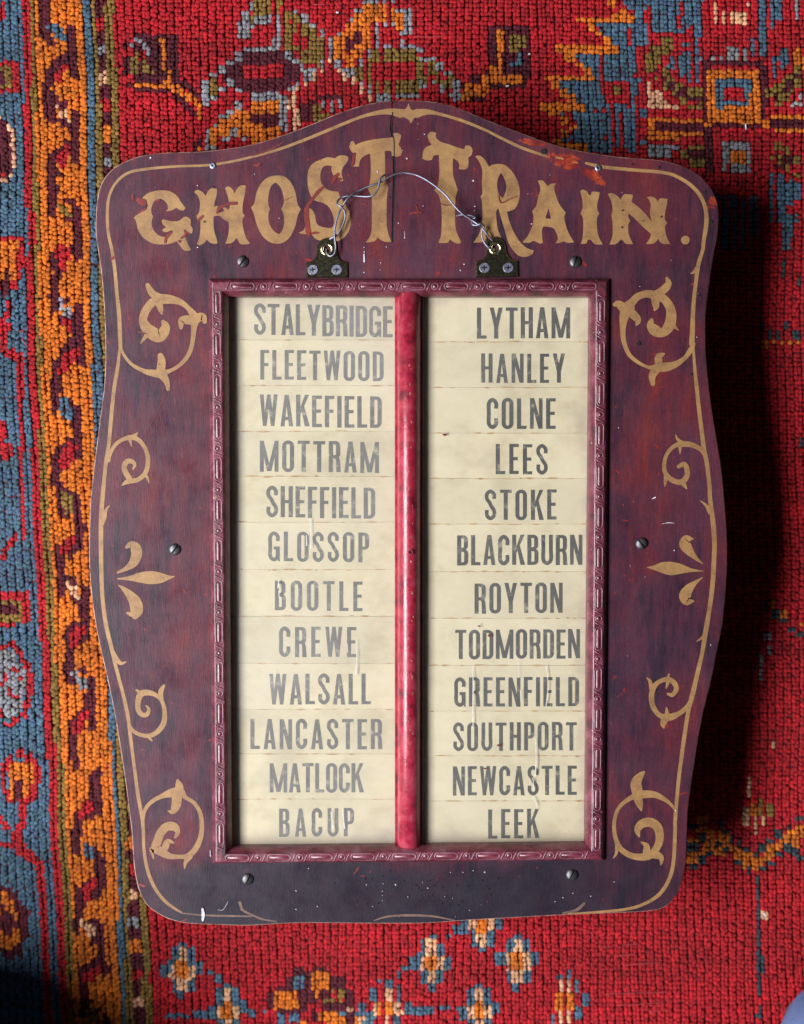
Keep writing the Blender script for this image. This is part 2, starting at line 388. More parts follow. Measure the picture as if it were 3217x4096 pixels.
def lathe(mb, prof, cx=0, cy=0, seg=24, mi=0):
    vs = []; n = len(prof)
    for k in range(seg):
        a = 2*math.pi*k/seg
        for r, z in prof: vs.append((cx+r*math.cos(a), cy+r*math.sin(a), z))
    fs = []
    for k in range(seg):
        for i in range(n-1):
            a = k*n+i; b = ((k+1) % seg)*n+i
            fs.append((a, b, b+1, a+1))
    mb.add(vs, fs, mi)
def circle(cx, cy, r, n=28, a0=0): return [(cx+r*math.cos(a0+2*math.pi*i/n), cy+r*math.sin(a0+2*math.pi*i/n)) for i in range(n)]

# ================================================================== FLOOR and RUG
fl = MB(); slab(fl, [(-4,-4),(4,-4),(4,4),(-4,4)], [], -0.06, -0.012); fo = fl.obj('floor', M_FLOOR); fo['kind'] = 'structure'
RUG = empty('rug', (0, 0, 0), 'red wool rug with patterned orange and blue border lying under the painted sign', 'rug')
XR, YR = 0.58, 0.71
bk = MB(); slab(bk, [(-XR,-YR),(XR,-YR),(XR,YR),(-XR,YR)], [], -0.0115, -0.0045); bk.obj('backing', M_BACK, RUG)

DYE = dict(R=(0.37,0.0050,0.0115), O=(0.56,0.135,0.009), B=(0.055,0.110,0.165), M=(0.075,0.004,0.013), G=(0.19,0.110,0.020),
           S=(0.22,0.22,0.24), P=(0.60,0.32,0.18), K=(0.026,0.048,0.062))
CODE = {k: i for i, k in enumerate(DYE)}; PAL = np.array([DYE[k] for k in DYE])
PX, PY = 16.2, 18.0                         # tuft pitch in photo pixels on the rug
gx = np.arange(-560, 3800, PX); gy = np.arange(-640, 4760, PY)
rs = np.random.RandomState(11)
GX, GY = np.meshgrid(gx, gy)
ci = np.tile(np.arange(len(gx)), (len(gy), 1))
lean = np.interp(GX, [0, 700, 1500, 2400], [0.040, 0.036, 0.018, 0.012])
pair = np.where(ci % 2 == 0, 1.5, -1.5)
SX = GX + lean*(GY-2048) + pair + rs.normal(0, 1.2, GX.shape) + 7*np.sin(GY/310.0+GX/500.0) + 3*np.sin(GY/97.0+GX/90.0)
colph = rs.uniform(-1, 1, len(gx)//2+1)
SY = GY + colph[ci//2]*np.interp(GX, [400, 900, 1800], [7, 4, 1.5]) + rs.normal(0, 1.8, GX.shape) + 8*np.sin(GX/420.0) + (ci % 2)*np.interp(GX, [400, 900], [5, 1.5])
GXr = SX+0; GYr = SY+0
SX = GX + lean*(GY-2048) + 7*np.sin(GY/310.0+GX/500.0) + 3*np.sin(GY/97.0+GX/90.0); SY = GY + 8*np.sin(GX/420.0)
GXr = GXr.ravel(); GYr = GYr.ravel(); SX = SX.ravel(); SY = SY.ravel(); ci = ci.ravel()
code = np.full(SX.shape, CODE['R'])
def setpoly(poly, c):
    P = np.array(poly); x0, y0 = P.min(0); x1, y1 = P.max(0)
    idx = np.nonzero((SX >= x0) & (SX <= x1) & (SY >= y0) & (SY <= y1))[0]
    if not len(idx): return
    x, y = SX[idx], SY[idx]; inside = np.zeros(len(idx), bool); n = len(P)
    for i in range(n):
        xa, ya = P[i-1]; xb, yb = P[i]
        if ya == yb: continue
        cnd = ((ya > y) != (yb > y)) & (x < (xb-xa)*(y-ya)/(yb-ya)+xa); inside ^= cnd
    code[idx[inside]] = CODE[c]
def cpoly(crop, poly, c): setpoly([crop.S(*p) for p in poly], c)
def rects(crop, c, s):
    for r in s.split():
        x0, y0, x1, y1 = (float(v) for v in r.split(',')); a = crop.S(x0, y0); b = crop.S(x1, y1)
        cx, cy = (a[0]+b[0])/2, (a[1]+b[1])/2; hx = max((b[0]-a[0])/2+2.5, 8.5); hy = max((b[1]-a[1])/2+2.5, 9.2)
        code[(abs(SX-cx) <= hx) & (abs(SY-cy) <= hy)] = CODE[c]
def band(xl, xr, c):
    """stripe between two x(y) curves given as ((y,x),...)"""
    a = np.interp(SY, [p[0] for p in xl], [p[1] for p in xl]); b = np.interp(SY, [p[0] for p in xr], [p[1] for p in xr])
    e0 = xl[0][0], xl[-1][0]
    sl = 0.045
    lo_, hi_ = np.minimum(SY-0, 0), np.maximum(SY-4096, 0)
    code[(SX >= a+(lo_+hi_)*sl) & (SX < b+(lo_+hi_)*sl)] = CODE[c]
def vine(crop, c, lst):
    for s in lst:
        P = [(crop.S(x, y)+(w_/crop.k/2,)) for x, y, w_ in s]
        if len(P) == 1: P.append(P[0])
        for (xa, ya, ra), (xb, yb, rb) in zip(P, P[1:]):
            dx, dy = xb-xa, yb-ya; l2 = dx*dx+dy*dy or 1
            t = np.clip(((SX-xa)*dx+(SY-ya)*dy)/l2, 0, 1)
            r = np.maximum(ra+(rb-ra)*t, 9)
            code[(SX-xa-dx*t)**2+(SY-ya-dy*t)**2 < r*r] = CODE[c]
neg = ((0,-400),(4096,-400))
LR=((0,85),(1000,108),(2000,132),(3000,188),(3096,193),(4096,243)); LG=((0,118),(500,126),(1000,140),(2000,160),(3000,222),(3100,226),(4096,275))
LO=((0,138),(1000,157),(1500,170),(2000,187),(3000,246),(3100,257),(4096,298)); LB=((0,328),(500,348),(1000,362),(1500,370),(2000,385),(3000,442),(3100,454),(4096,483))
LG2=((0,363),(500,385),(1000,390),(3000,468),(3096,472),(3600,490),(4096,509)); LM=((0,386),(500,410),(1000,415),(3096,498),(3600,515),(4096,536))
LG3=((0,420),(500,445),(1000,460),(3096,530),(3600,560),(4096,577)); LF=((0,455),(500,480),(1000,495),(3096,565),(3600,592),(4096,609))
code[SX < 60] = CODE['B']
band(neg, LR, 'B'); band(LR, LG, 'R'); band(LG, LO, 'G'); band(LO, LB, 'O'); band(LB, LG2, 'B'); band(LG2, LM, 'G'); band(LG3, LF, 'G')
band(LM, LG3, 'M')
def motif(crop, lst):
    for c, y0, y1 in lst:
        ya, yb = crop.S(0, y0)[1], crop.S(0, y1)[1]
        a = np.interp(SY, [p[0] for p in LM], [p[1] for p in LM]); b = np.interp(SY, [p[0] for p in LG3], [p[1] for p in LG3])
        code[(SY >= ya) & (SY < yb) & (SX >= a) & (SX < b)] = CODE[c]
motif(C00, [('R',90,180),('S',280,360),('P',480,560),('R',650,740),('O',850,950),('S',1060,1130)])
motif(C03, [('G',200,290),('O',400,490),('R',600,690),('P',790,840),('S',950,1030),('O',1120,1210),('R',1330,1400),('P',1520,1590)])
# meandering vine of the orange band
vine(C00,'M',[[(315,-400,70),(300,-100,70),(300,120,70),(300,230,70),(350,280,60)],[(480,190,60),(490,300,60),(490,400,80),(505,510,60)],[(480,380,60),(400,430,70),(335,510,70),(325,600,60),(330,700,70),(345,800,70)],[(340,650,60),(430,720,60)],[(400,820,40),(480,860,50)],[(515,770,60),(525,880,60),(525,990,60),(520,1080,60)],[(500,980,60),(420,1020,50),(350,1080,50),(360,1180,80),(400,1190,60)],[(350,1200,60),(345,1310,60),(350,1460,60)],[(380,1290,60)],[(460,1370,50)],[(515,1400,60),(530,1550,60),(530,1708,60)],[(480,1500,50)]])
vine(C00,'R',[[(440,450,50),(385,540,50)],[(470,1020,50),(420,1080,80),(440,1130,60)]])
vine(C00,'B',[[(360,180,60),(400,230,60),(430,260,60)]]); vine(C00,'P',[[(400,740,30),(440,780,50),(470,820,30)]]); vine(C00,'G',[[(400,1400,40),(440,1430,50),(470,1480,40)]])
vine(C01,'M',[[(520,0,80),(530,40,60)],[(365,30,50),(375,120,60),(400,160,70),(365,230,50),(375,310,80),(370,410,60)],[(460,350,50)],[(540,380,50),(530,480,100),(530,560,60),(530,680,80),(550,760,60)],[(430,470,70),(480,510,60)],[(480,640,60),(430,720,50),(385,800,60),(390,880,80),(380,1000,60),(375,1100,50)],[(480,1040,50)],[(530,1080,50),(520,1180,80),(540,1300,60),(545,1420,60)],[(430,1130,60)],[(480,1300,60),(400,1390,70),(385,1500,70),(380,1570,60),(420,1640,80),(400,1708,60)],[(490,1690,60)]])
vine(C01,'R',[[(430,20,110),(430,100,70)],[(460,430,60),(470,550,40)],[(530,700,50),(460,750,90),(420,830,60)],[(480,1370,90),(440,1460,80)]])
vine(C01,'S',[[(415,340,40),(415,400,40),(460,430,60),(470,470,20)]]); vine(C01,'B',[[(440,1030,50),(460,1100,70),(480,1140,50)]]); vine(C01,'G',[[(440,1680,50),(470,1708,50)]])
vine(C02,'M',[[(530,0,60),(530,100,80),(545,200,80),(550,300,60),(480,370,60)],[(410,60,50),(440,90,60)],[(400,330,50),(410,450,60),(410,560,60),(420,640,50)],[(470,550,60)],[(520,560,50)],[(580,600,50),(570,720,70),(580,850,60),(590,940,50),(550,970,40)],[(510,670,60)],[(520,850,60),(470,930,70),(480,1020,60),(465,1120,60),(470,1200,60),(490,1240,50)],[(500,1120,40)],[(570,1170,50)],[(620,1220,50),(620,1340,70),(610,1400,80),(630,1540,60)],[(540,1250,50)],[(580,1440,60),(490,1540,60),(500,1600,70),(495,1700,60)]])
vine(C02,'R',[[(480,290,70),(440,340,60)],[(560,890,70),(510,940,90),(500,990,50)],[(570,1470,60),(530,1560,80)]])
vine(C02,'P',[[(460,580,40),(500,620,60),(540,670,40)]]); vine(C02,'S',[[(510,1190,50),(550,1230,60),(580,1270,50)]]); vine(C02,'G',[[(450,30,60),(490,80,50)]])
vine(C03,'M',[[(500,-170,60),(520,-60,60)],[(660,0,80),(640,130,90),(660,240,80),(590,290,60)],[(510,260,40),(530,320,60),(525,400,60),(530,540,60)],[(590,490,40)],[(640,530,60),(680,600,70),(690,720,60),(680,820,60),(630,850,60)],[(600,580,40)],[(630,730,60),(550,800,60),(560,880,80),(540,960,70),(530,1080,50)],[(620,1010,50),(690,1050,60),(690,1150,60),(700,1250,60),(730,1360,50)],[(640,1150,50)],[(680,1290,60),(580,1330,60),(560,1420,70),(570,1520,60),(570,1640,60)],[(610,1560,50)],[(660,1620,50)],[(720,1680,60),(740,1900,60),(760,2300,60)]])
vine(C03,'R',[[(600,220,80),(560,290,60)],[(640,760,70),(590,830,60)],[(680,1330,50),(620,1390,90)]])
vine(C03,'B',[[(590,480,30),(600,530,50),(630,580,40)]]); vine(C03,'P',[[(570,1020,40),(610,1060,60),(640,1110,40)]]); vine(C03,'G',[[(620,1620,60),(640,1670,60)]])
# outer blue border motifs
vine(C00,'R',[[(20,30,60),(0,90,90)],[(0,600,40),(30,620,30)]]); rects(C00,'R','-60,410,130,600'); rects(C00,'G','-60,450,65,570'); rects(C00,'M','-60,480,25,545')
cpoly(C00,[(-60,770),(40,790),(60,860),(95,880),(100,960),(115,1030),(115,1100),(80,1200),(-60,1260)],'P')
cpoly(C00,[(-60,790),(25,800),(35,870),(75,890),(78,960),(92,1030),(95,1090),(60,1190),(-60,1235)],'M'); vine(C00,'R',[[(15,1180,40)]])
rects(C00,'R','-60,1600,155,1750'); rects(C00,'O','-60,1640,130,1750')
rects(C01,'O','-60,40,130,205'); rects(C01,'R','-60,205,110,255'); vine(C01,'R',[[(110,-20,30),(145,60,30),(145,180,30)]]); vine(C01,'M',[[(60,100,24),(40,200,34),(40,290,44)]])
vine(C01,'R',[[(50,320,30),(60,420,30),(30,460,60),(40,520,60),(30,620,60),(50,690,60),(130,720,70),(140,800,40),(145,900,40),(140,1000,40),(140,1150,30),(145,1300,30),(145,1500,40),(160,1708,40)],[(20,1170,60),(30,1220,50),(10,1290,30)],[(40,1330,70),(40,1380,80)]])
vine(C02,'R',[[(155,0,46),(160,120,46),(155,250,36)],[(100,240,46),(50,300,46),(20,370,46)]]); rects(C02,'R','-60,610,205,815 -60,820,105,865'); rects(C02,'G','-60,668,150,812'); rects(C02,'M','-60,710,110,755')
cpoly(C02,[(-60,1010),(90,1000),(115,1100),(175,1150),(185,1250),(150,1400),(90,1490),(30,1450),(-60,1430)],'S')
vine(C02,'R',[[(20,990,36),(75,970,36),(130,1020,46),(160,1080,40),(200,1130,46),(200,1200,50),(220,1290,46),(200,1330,50),(170,1440,46),(100,1500,36),(50,1510,30)],[(100,1140,44)],[(40,1190,44)],[(60,1285,44)],[(150,1220,44)],[(115,1330,50)],[(10,1440,40)],[(0,1240,40)]])
cpoly(C03,[(50,-90),(220,-90),(225,100),(180,155),(60,155)],'O')
vine(C03,'R',[[(80,-150,40),(40,-90,40),(30,0,30),(40,100,36),(80,180,36),(150,170,56),(200,170,56),(240,100,50),(260,0,50),(240,-100,50),(130,-160,50)],[(150,180,46),(160,270,46),(150,350,56),(120,400,80),(120,460,80),(150,520,80),(210,550,80),(260,600,56),(270,720,56),(280,850,56),(290,1000,56),(300,1200,50),(320,1400,46),(330,1600,46),(345,1800,46)],[(0,300,46),(50,350,46)],[(-40,470,40),(60,470,40)]])
vine(C03,'M',[[(125,60,46),(130,130,56),(120,170,30)]])
cpoly(C03,[(-60,780),(80,780),(140,860),(200,940),(180,1020),(210,1080),(150,1160),(130,1230),(60,1250),(-60,1230)],'M')
vine(C03,'O',[[(30,830,66),(60,900,60),(110,950,50)],[(100,1060,56),(100,1130,70),(30,1180,60),(20,1100,40)],[(-20,950,60)]])
# field, top left
rects(C00,'M','920,230,1210,550 840,280,925,312 840,370,925,510')
vine(C00,'S',[[(910,290,22),(970,285,30),(1000,330,50),(1030,380,26)]]); vine(C00,'G',[[(930,370,40),(925,430,50),(930,480,50)],[(990,420,46),(1000,490,46),(1050,480,30)]]); rects(C00,'R','950,350,990,400')
vine(C00,'M',[[(890,580,40)],[(930,610,30),(1060,605,40),(1160,612,40),(1240,690,40),(1320,760,40)],[(1240,550,50),(1300,600,40),(1350,650,50)],[(1370,800,40)],[(1370,960,40),(1330,1000,40)]])
vine(C00,'O',[[(1110,270,20),(1130,380,30),(1140,480,30),(1150,560,40)],[(930,580,30),(1040,572,30),(1150,565,40),(1200,590,50),(1280,650,56),(1370,710,50),(1370,780,44)],[(1370,1000,30)]])
cpoly(C00,[(1550,440),(1610,400),(1660,360),(1720,360),(1720,430),(1650,440),(1660,520),(1720,520),(1720,620),(1660,620),(1600,590),(1510,560),(1505,490)],'M')
rects(C00,'O','1560,790,1708,930 1620,740,1708,790 1450,870,1560,930 1450,930,1495,975 1500,820,1560,870')
rects(C00,'S','1640,70,1700,250 1650,310,1700,350 1610,355,1650,400 1555,400,1610,440 1505,455,1550,490 1450,500,1490,540 1390,545,1430,700 1420,600,1450,660 1440,640,1490,670 1510,600,1550,625 1560,545,1610,590 1610,590,1660,630 1610,700,1660,730 1560,740,1610,780 1505,785,1560,815 1455,835,1495,860 1400,880,1440,1010 1450,990,1495,1020 1570,880,1610,920 1510,935,1555,970 1650,940,1690,970')
rects(C00,'G','1445,540,1490,640')
rects(C10,'G','40,-60,150,100 170,-60,215,105 -5,90,30,150 240,60,275,310 300,90,335,150 290,150,330,200 345,155,400,240 400,200,450,300 410,290,450,340 230,170,275,330 290,300,340,350 340,350,470,440 470,260,515,400')
rects(C10,'M','0,350,235,430 235,390,300,430 0,545,240,625 235,430,345,560 200,545,280,600 0,775,215,850 350,700,430,840 470,640,640,655 420,680,460,700')
rects(C10,'O','0,680,205,765 0,855,205,980 580,250,660,400 625,200,700,260 665,150,720,250 720,100,770,200 780,40,830,330 830,40,880,140 890,40,940,140 965,40,990,140 1000,90,1060,190 665,370,720,440 730,290,775,380 690,340,775,400 1020,660,1080,690')
rects(C10,'S','-5,20,30,50 40,110,150,150 170,110,215,330 0,165,30,200 0,310,215,345 300,55,325,90 345,110,400,145 400,150,455,190 480,200,510,235 540,260,570,390 240,350,280,390 300,400,330,440 355,450,450,500 370,500,410,540 480,400,515,445 585,400,620,440 0,630,200,665 215,640,265,890 265,590,320,625 310,545,345,590 725,55,760,95 675,110,715,145 590,200,620,240 780,-20,820,25 840,-20,870,30 905,-20,935,30 955,-20,975,30 1005,45,1045,85 1060,45,1095,180 850,150,885,340 915,155,940,185 970,160,995,180 1070,185,1115,230 1020,205,1060,235 1020,285,1135,320 920,300,960,330 1140,335,1175,350')
rects(C10,'M','720,205,775,290 665,260,720,340')
rects(C10,'G','840,345,890,430 930,340,1135,420 1140,380,1190,580 1150,520,1210,570 800,380,835,600 735,450,780,540 860,540,890,630 925,540,960,630 990,540,1145,620 1220,410,1265,500 1265,480,1300,560 1300,530,1355,590 1355,520,1400,610 430,710,475,830 480,770,535,810')
rects(C10,'S','1225,380,1260,410 1275,430,1320,470 1320,470,1365,510 1395,530,1435,690 1160,380,1200,400 640,455,715,500 735,400,775,440 800,350,830,380 685,500,710,520 755,540,775,560 810,580,835,640 865,640,900,680 930,640,965,680 1060,635,1150,670 990,650,1055,670 1160,560,1200,610 1245,540,1275,570 1290,580,1330,615 1360,620,1430,660 485,685,525,720 555,690,580,760 600,685,640,720')
rects(C10,'P','275,620,310,750 295,750,330,880 320,590,340,620 360,550,405,575 430,490,455,535 545,400,570,435 595,450,620,490 635,500,655,530 690,535,710,580 755,580,775,630 810,640,830,690 480,450,500,485')
rects(C10,'M','1640,170,1700,440 1600,470,1640,510 1500,525,1590,565 1440,565,1470,610 1650,570,1708,600 1500,680,1600,700')
rects(C10,'O','1690,200,1712,460 1645,455,1712,505 1590,510,1712,560 1480,565,1645,620 1440,620,1600,660 1440,660,1490,700')
# field, top right
rects(C20,'M','20,180,210,550 0,560,180,585'); rects(C20,'O','-5,200,20,560 0,510,170,560'); rects(C20,'G','60,230,170,290 70,290,110,350 130,280,170,320'); rects(C20,'B','120,360,160,400 80,410,165,455')
cpoly(C20,[(820,-60),(1390,-60),(1390,150),(1290,150),(1290,200),(1030,220),(1030,300),(930,310),(930,540),(660,545),(660,500),(620,500),(560,410),(515,365),(700,360),(830,355),(830,310),(780,300),(720,245),(700,200),(660,160),(930,155),(930,60),(870,60)],'B')
rects(C20,'B','400,555,660,600 480,600,720,650 520,650,720,700 580,700,720,740 420,750,450,780 490,750,720,800 540,800,720,900 490,900,720,930 430,940,470,980 500,940,650,985 590,990,720,1030 890,550,935,1050 935,510,980,540 670,360,710,1020 730,705,760,1020 790,720,820,1010 830,700,880,760 850,760,890,1010 960,750,1000,790 960,940,1000,975')
rects(C20,'R','1025,20,1040,300 1230,0,1245,180 872,180,884,300 700,370,712,640 990,60,1000,150')
rects(C20,'O','740,-60,800,10 760,10,800,50 810,60,870,95 520,105,930,150 600,150,650,200 665,205,700,245 720,255,770,300 375,310,825,355 440,360,510,400 510,410,560,440 570,455,625,500 290,510,660,548 360,555,400,600 400,605,455,645 460,650,520,695 290,700,580,740 330,745,410,785 410,795,460,830 480,840,530,885 420,890,480,925 380,935,415,980 400,990,590,1025')
rects(C20,'R','725,555,885,690'); rects(C20,'G','780,595,820,640 1110,265,1190,320 1035,315,1100,370 1110,320,1155,360 995,370,1095,450 1000,450,1040,500 1110,465,1155,510 1055,515,1095,555 1160,520,1205,555 1120,560,1165,600 1215,560,1265,600 1175,605,1215,645 1285,600,1330,645 1335,600,1380,640 1225,650,1270,690 1285,700,1380,735')
rects(C20,'M','1050,460,1095,500 1115,515,1155,550 1165,565,1210,600 1220,605,1275,640 1280,650,1380,690')
cpoly(C20,[(995,560),(1040,560),(1050,605),(1110,605),(1120,690),(1150,660),(1160,700),(1225,705),(1230,745),(1000,745)],'P')
rects(C20,'B','1160,370,1195,460 1265,330,1300,500 1220,380,1260,510 1280,510,1310,545 1330,150,1370,550 1265,280,1290,300')
rects(C2,'M','1020,420,1060,830 1060,415,1420,440 1410,440,1460,830 1075,835,1420,860 1490,825,1760,860 700,845,1025,885 1040,870,1080,1180 930,1030,1030,1080 1650,505,1690,540 1600,550,1640,585 1550,595,1600,630 1500,640,1550,680 1570,1060,1640,1110 1520,1110,1580,1150')
rects(C2,'O','1060,460,1410,830 1420,820,1470,870 1480,775,1760,815 1510,870,1760,910 640,795,1020,835 640,835,690,935 690,890,1030,935 1030,835,1075,870 1210,1010,1310,1125 1650,320,1680,440 1690,370,1740,460')
rects(C2,'B','1120,545,1340,725'); rects(C2,'R','1172,592,1300,685')
rects(C2,'S','645,980,680,1070 710,990,745,1070 770,985,850,1020 770,1020,800,1070 1155,975,1190,1170 1195,970,1300,1005 1325,970,1350,1175 1220,1130,1300,1170 1640,0,1680,130 1180,330,1250,410 1290,330,1315,405 1130,370,1150,400 1080,370,1100,415 1620,680,1690,715 1665,630,1700,680 1010,370,1025,410')
rects(C2,'G','935,985,1025,1020 875,1035,920,1070 920,1080,1030,1130 1460,590,1500,640 1510,580,1545,620 1550,540,1590,580 1600,500,1640,540 1650,440,1700,500 1660,540,1700,580 1610,590,1650,630 1550,640,1600,680 1510,680,1560,715 1520,975,1570,1010 1580,1010,1620,1050 1530,1050,1560,1100 1640,1060,1680,1110 1590,1110,1620,1160 1640,1170,1680,1210 1480,1060,1510,1090')
rects(C2,'B','1400,-60,1460,380 1350,250,1380,380 1480,-60,1550,130 1480,130,1510,180 1490,380,1530,540 1550,310,1590,480 1480,1180,1510,1330 1540,1180,1580,1500 1590,1230,1640,1400 1645,1250,1680,1350 1570,1470,1600,1700 1470,1350,1500,1500 1610,1470,1640,1620 1650,1460,1670,1500 1100,1340,1130,1500 1160,1330,1185,1700 1220,1340,1245,1700 1290,1330,1315,1700 1350,1340,1375,1600')
rects(C2,'P','1110,20,1130,150 1155,70,1190,160 1215,70,1255,150 1280,70,1305,150 1325,0,1350,45')
# right side
rects(C21,'K','1560,60,1590,160 1660,180,1680,250 1590,500,1610,530 1540,540,1555,600 1480,560,1500,590 1420,500,1440,530 1650,550,1670,600 1670,1290,1700,1350'); rects(C21,'O','1430,620,1450,650 1490,625,1510,650 1545,620,1560,650 1600,620,1620,650 1655,620,1680,650')
rects(C22,'K','1500,760,1530,800 1550,810,1580,840 1610,860,1635,885 1660,905,1690,935 1450,700,1470,760'); rects(C22,'O','1500,700,1520,750 1550,760,1580,800 1680,840,1700,880'); rects(C22,'S','1450,910,1470,960 1455,1000,1475,1040 1400,1060,1415,1220'); rects(C22,'P','1490,1640,1510,1680')
rects(C23,'P','1300,240,1340,350 1370,300,1400,390 1430,290,1460,345 1330,0,1350,160'); rects(C23,'G','1450,210,1490,290 1400,180,1420,290'); rects(C23,'O','1360,190,1380,280')
rects(C23,'O','960,290,1050,390 1030,390,1090,530 920,450,990,600 910,540,1050,590 1110,440,1220,540 1120,390,1200,440 1240,500,1300,600 1300,540,1360,640 1360,580,1430,660 1430,530,1480,600 1470,480,1540,560 1530,420,1600,510 1590,380,1760,440 1640,340,1760,380 1600,440,1680,500')
rects(C23,'K','930,345,980,380 995,400,1030,450 925,475,975,510 1040,520,1080,555 990,565,1025,600 925,620,970,655 1100,470,1140,505 1150,515,1200,535 1120,330,1150,370 1150,380,1190,405 1200,415,1230,450 1250,455,1285,490 1300,500,1345,530 1365,535,1405,570 1415,490,1460,530 1465,445,1505,475 1525,390,1575,430 1590,345,1625,370 1650,290,1690,320 1575,475,1625,520 1520,530,1565,565 1640,520,1680,560 1465,585,1505,620 1420,630,1455,665 1310,640,1350,670 1240,595,1290,630 1670,560,1708,600 1375,690,1410,850 1380,850,1415,1000 1385,1000,1410,1250 1390,1250,1425,1420 1395,1420,1415,1500 1390,1570,1420,1660')
rects(C23,'P','1430,945,1455,975')
# bottom
def flower(crop, cx, cy, arms=True):
    R = lambda c, l: rects(crop, c, ' '.join('%f,%f,%f,%f' % (cx+a, cy+b, cx+d, cy+e) for a, b, d, e in l))
    R('B', [(-25,-190,22,-152),(-80,-145,-34,-48),(40,-145,86,-48),(-75,50,-34,150),(40,50,86,150),(-25,155,22,198)])
    R('P', [(-26,-148,26,-48),(-78,-45,-32,46),(38,-45,86,46),(-26,48,26,152)]); R('O', [(-32,-48,34,48)])
    if arms: R('B', [(-138,-46,-86,40),(94,-50,140,34)])
flower(C13,1240,1290); flower(C13,1570,1620); flower(C13,1826,1276); flower(C13,1585,1025); flower(C03,1245,1340); flower(C03,1555,1615); flower(C03,2400,1700)
rects(C13,'B','1035,1310,1080,1340 1005,1355,1030,1390 930,1400,965,1450 875,1405,900,1440 835,1460,880,1560 1000,1455,1035,1550 1335,1090,1370,1130 1385,1040,1480,1080 1120,1600,1265,1635 1300,1595,1380,1620 1405,1590,1440,1625 720,1625,770,1660 800,1620,830,1650 1050,1560,1095,1640 850,1660,880,1690 990,1650,1035,1708 300,1390,385,1480 350,1480,380,1530 195,1640,235,1720 265,1640,345,1700 0,1600,45,1650 85,1605,105,1640')
rects(C13,'M','300,1340,380,1380 430,1335,530,1370 255,1400,300,1450 385,1370,430,1560 180,1450,300,1490 120,1495,175,1600 540,1400,650,1460 480,1490,540,1540 650,1480,700,1580 500,1580,660,1620 190,1600,380,1640 310,1490,360,1530 660,1640,720,1740 430,1620,480,1680 350,1540,385,1600 440,1550,480,1580')
rects(C13,'O','430,1370,535,1470 440,1470,475,1535 170,1490,230,1595 250,1490,310,1540 230,1540,345,1595 480,1630,600,1690 540,1660,665,1740 345,1685,390,1740 870,1560,905,1660 940,1555,975,1640')
rects(C13,'G','600,1480,640,1570 500,1540,580,1570 545,1480,575,1510'); rects(C13,'P','930,1460,965,1550 985,1570,1040,1640 845,1570,868,1640 920,1650,950,1740')
rects(C03,'B','1410,1335,1450,1370 1470,1375,1510,1420 1120,1640,1220,1680 1250,1640,1300,1680 1325,1630,1410,1680 1420,1580,1475,1650')
rects(C23,'B','25,1370,60,1400 90,1355,120,1400 145,1400,175,1480 190,1500,235,1580 145,1590,180,1680 90,1690,120,1720 -15,1640,10,1720')
rects(C23,'P','35,1410,60,1500 95,1410,120,1500 40,1610,60,1690 95,1610,120,1690'); rects(C23,'O','20,1505,65,1600 90,1500,130,1600')

wx, wy = Warr(GXr, GYr, 0.0)
keep = (abs(wx) < XR-0.003) & (abs(wy) < YR-0.003)
CASE = (-0.265, 0.265, -0.375, 0.335)
keep &= ~((wx > CASE[0]+0.02) & (wx < CASE[1]-0.02) & (wy > CASE[2]+0.02) & (wy < CASE[3]-0.02))
wx, wy, cd, ci = wx[keep], wy[keep], code[keep], ci[keep]; sxk, syk = SX[keep], SY[keep]; n = len(wx)
px, py = PX*SPX*1.067, PY*SPX*1.067
NS = 6; ang = np.arange(NS)*2*np.pi/NS+np.pi/6
flat = np.interp(sxk, [500, 900, 2400], [0.0, 0.45, 0.7])           # border pile is shaggy, the field lies flatter
und = 0.0012*np.sin(wx*17)*np.cos(wy*13)
hz = rs.normal(0, 0.0005, n)*(1-0.55*flat) + und + np.where(cd == CODE['M'], -0.0009, 0) + np.where((cd == CODE['P']) | (cd == CODE['O']), 0.0004, 0)
sz = 1+rs.normal(0, 0.09, n); sy = 1+rs.normal(0, 0.08, n)
side = np.where(ci % 2 == 0, 1.0, -1.0)
lx = rs.normal(0, 0.00055, n)*(1.3-flat)+side*0.0002; ly = rs.normal(-0.0006, 0.0005, n)
tw_ = rs.normal(0, 0.16, n)*(1.4-flat)
def rr(a): c, s_ = np.cos(a), np.sin(a); m_ = (abs(c)**3.2+abs(s_)**3.2)**(-1/3.2); return c*m_, s_*m_
V = np.zeros((n, 3*NS+1, 3))
for k in range(NS):
    ux, uy = rr(ang[k])
    for q, (fx, fy, z, sh) in enumerate(((0.56, 0.56, -0.0042, 0.0), (0.545, 0.545, -0.0014, 0.35), (0.40, 0.39, -0.00045, 0.85))):
        X_ = ux*px*fx*sz; Y_ = uy*py*fy*sy
        V[:, q*NS+k, 0] = wx+X_-Y_*tw_*(q > 0)+lx*sh; V[:, q*NS+k, 1] = wy+Y_+ly*sh+rs.normal(0, 0.00012, n)
        V[:, q*NS+k, 2] = z+(hz if q else 0)+(0.00045*(-uy) if q else 0)+rs.normal(0, 0.00012, n)
V[:, 3*NS, 0] = wx+lx; V[:, 3*NS, 1] = wy+ly; V[:, 3*NS, 2] = -0.0001+hz
NV = 3*NS+1; F = []
for k in range(NS):
    k2 = (k+1) % NS
    for q in (0, 1): F += [(q*NS+k, q*NS+k2, q*NS+NS+k2), (q*NS+k, q*NS+NS+k2, q*NS+NS+k)]
    F.append((2*NS+k, 2*NS+k2, 3*NS))
F = np.array(F); faces = (np.arange(n)[:, None, None]*NV+F[None]).reshape(-1, 3)
me = bpy.data.meshes.new('pile'); me.vertices.add(n*NV); me.vertices.foreach_set('co', V.ravel())
me.loops.add(faces.size); me.loops.foreach_set('vertex_index', faces.ravel()); nf = len(faces)
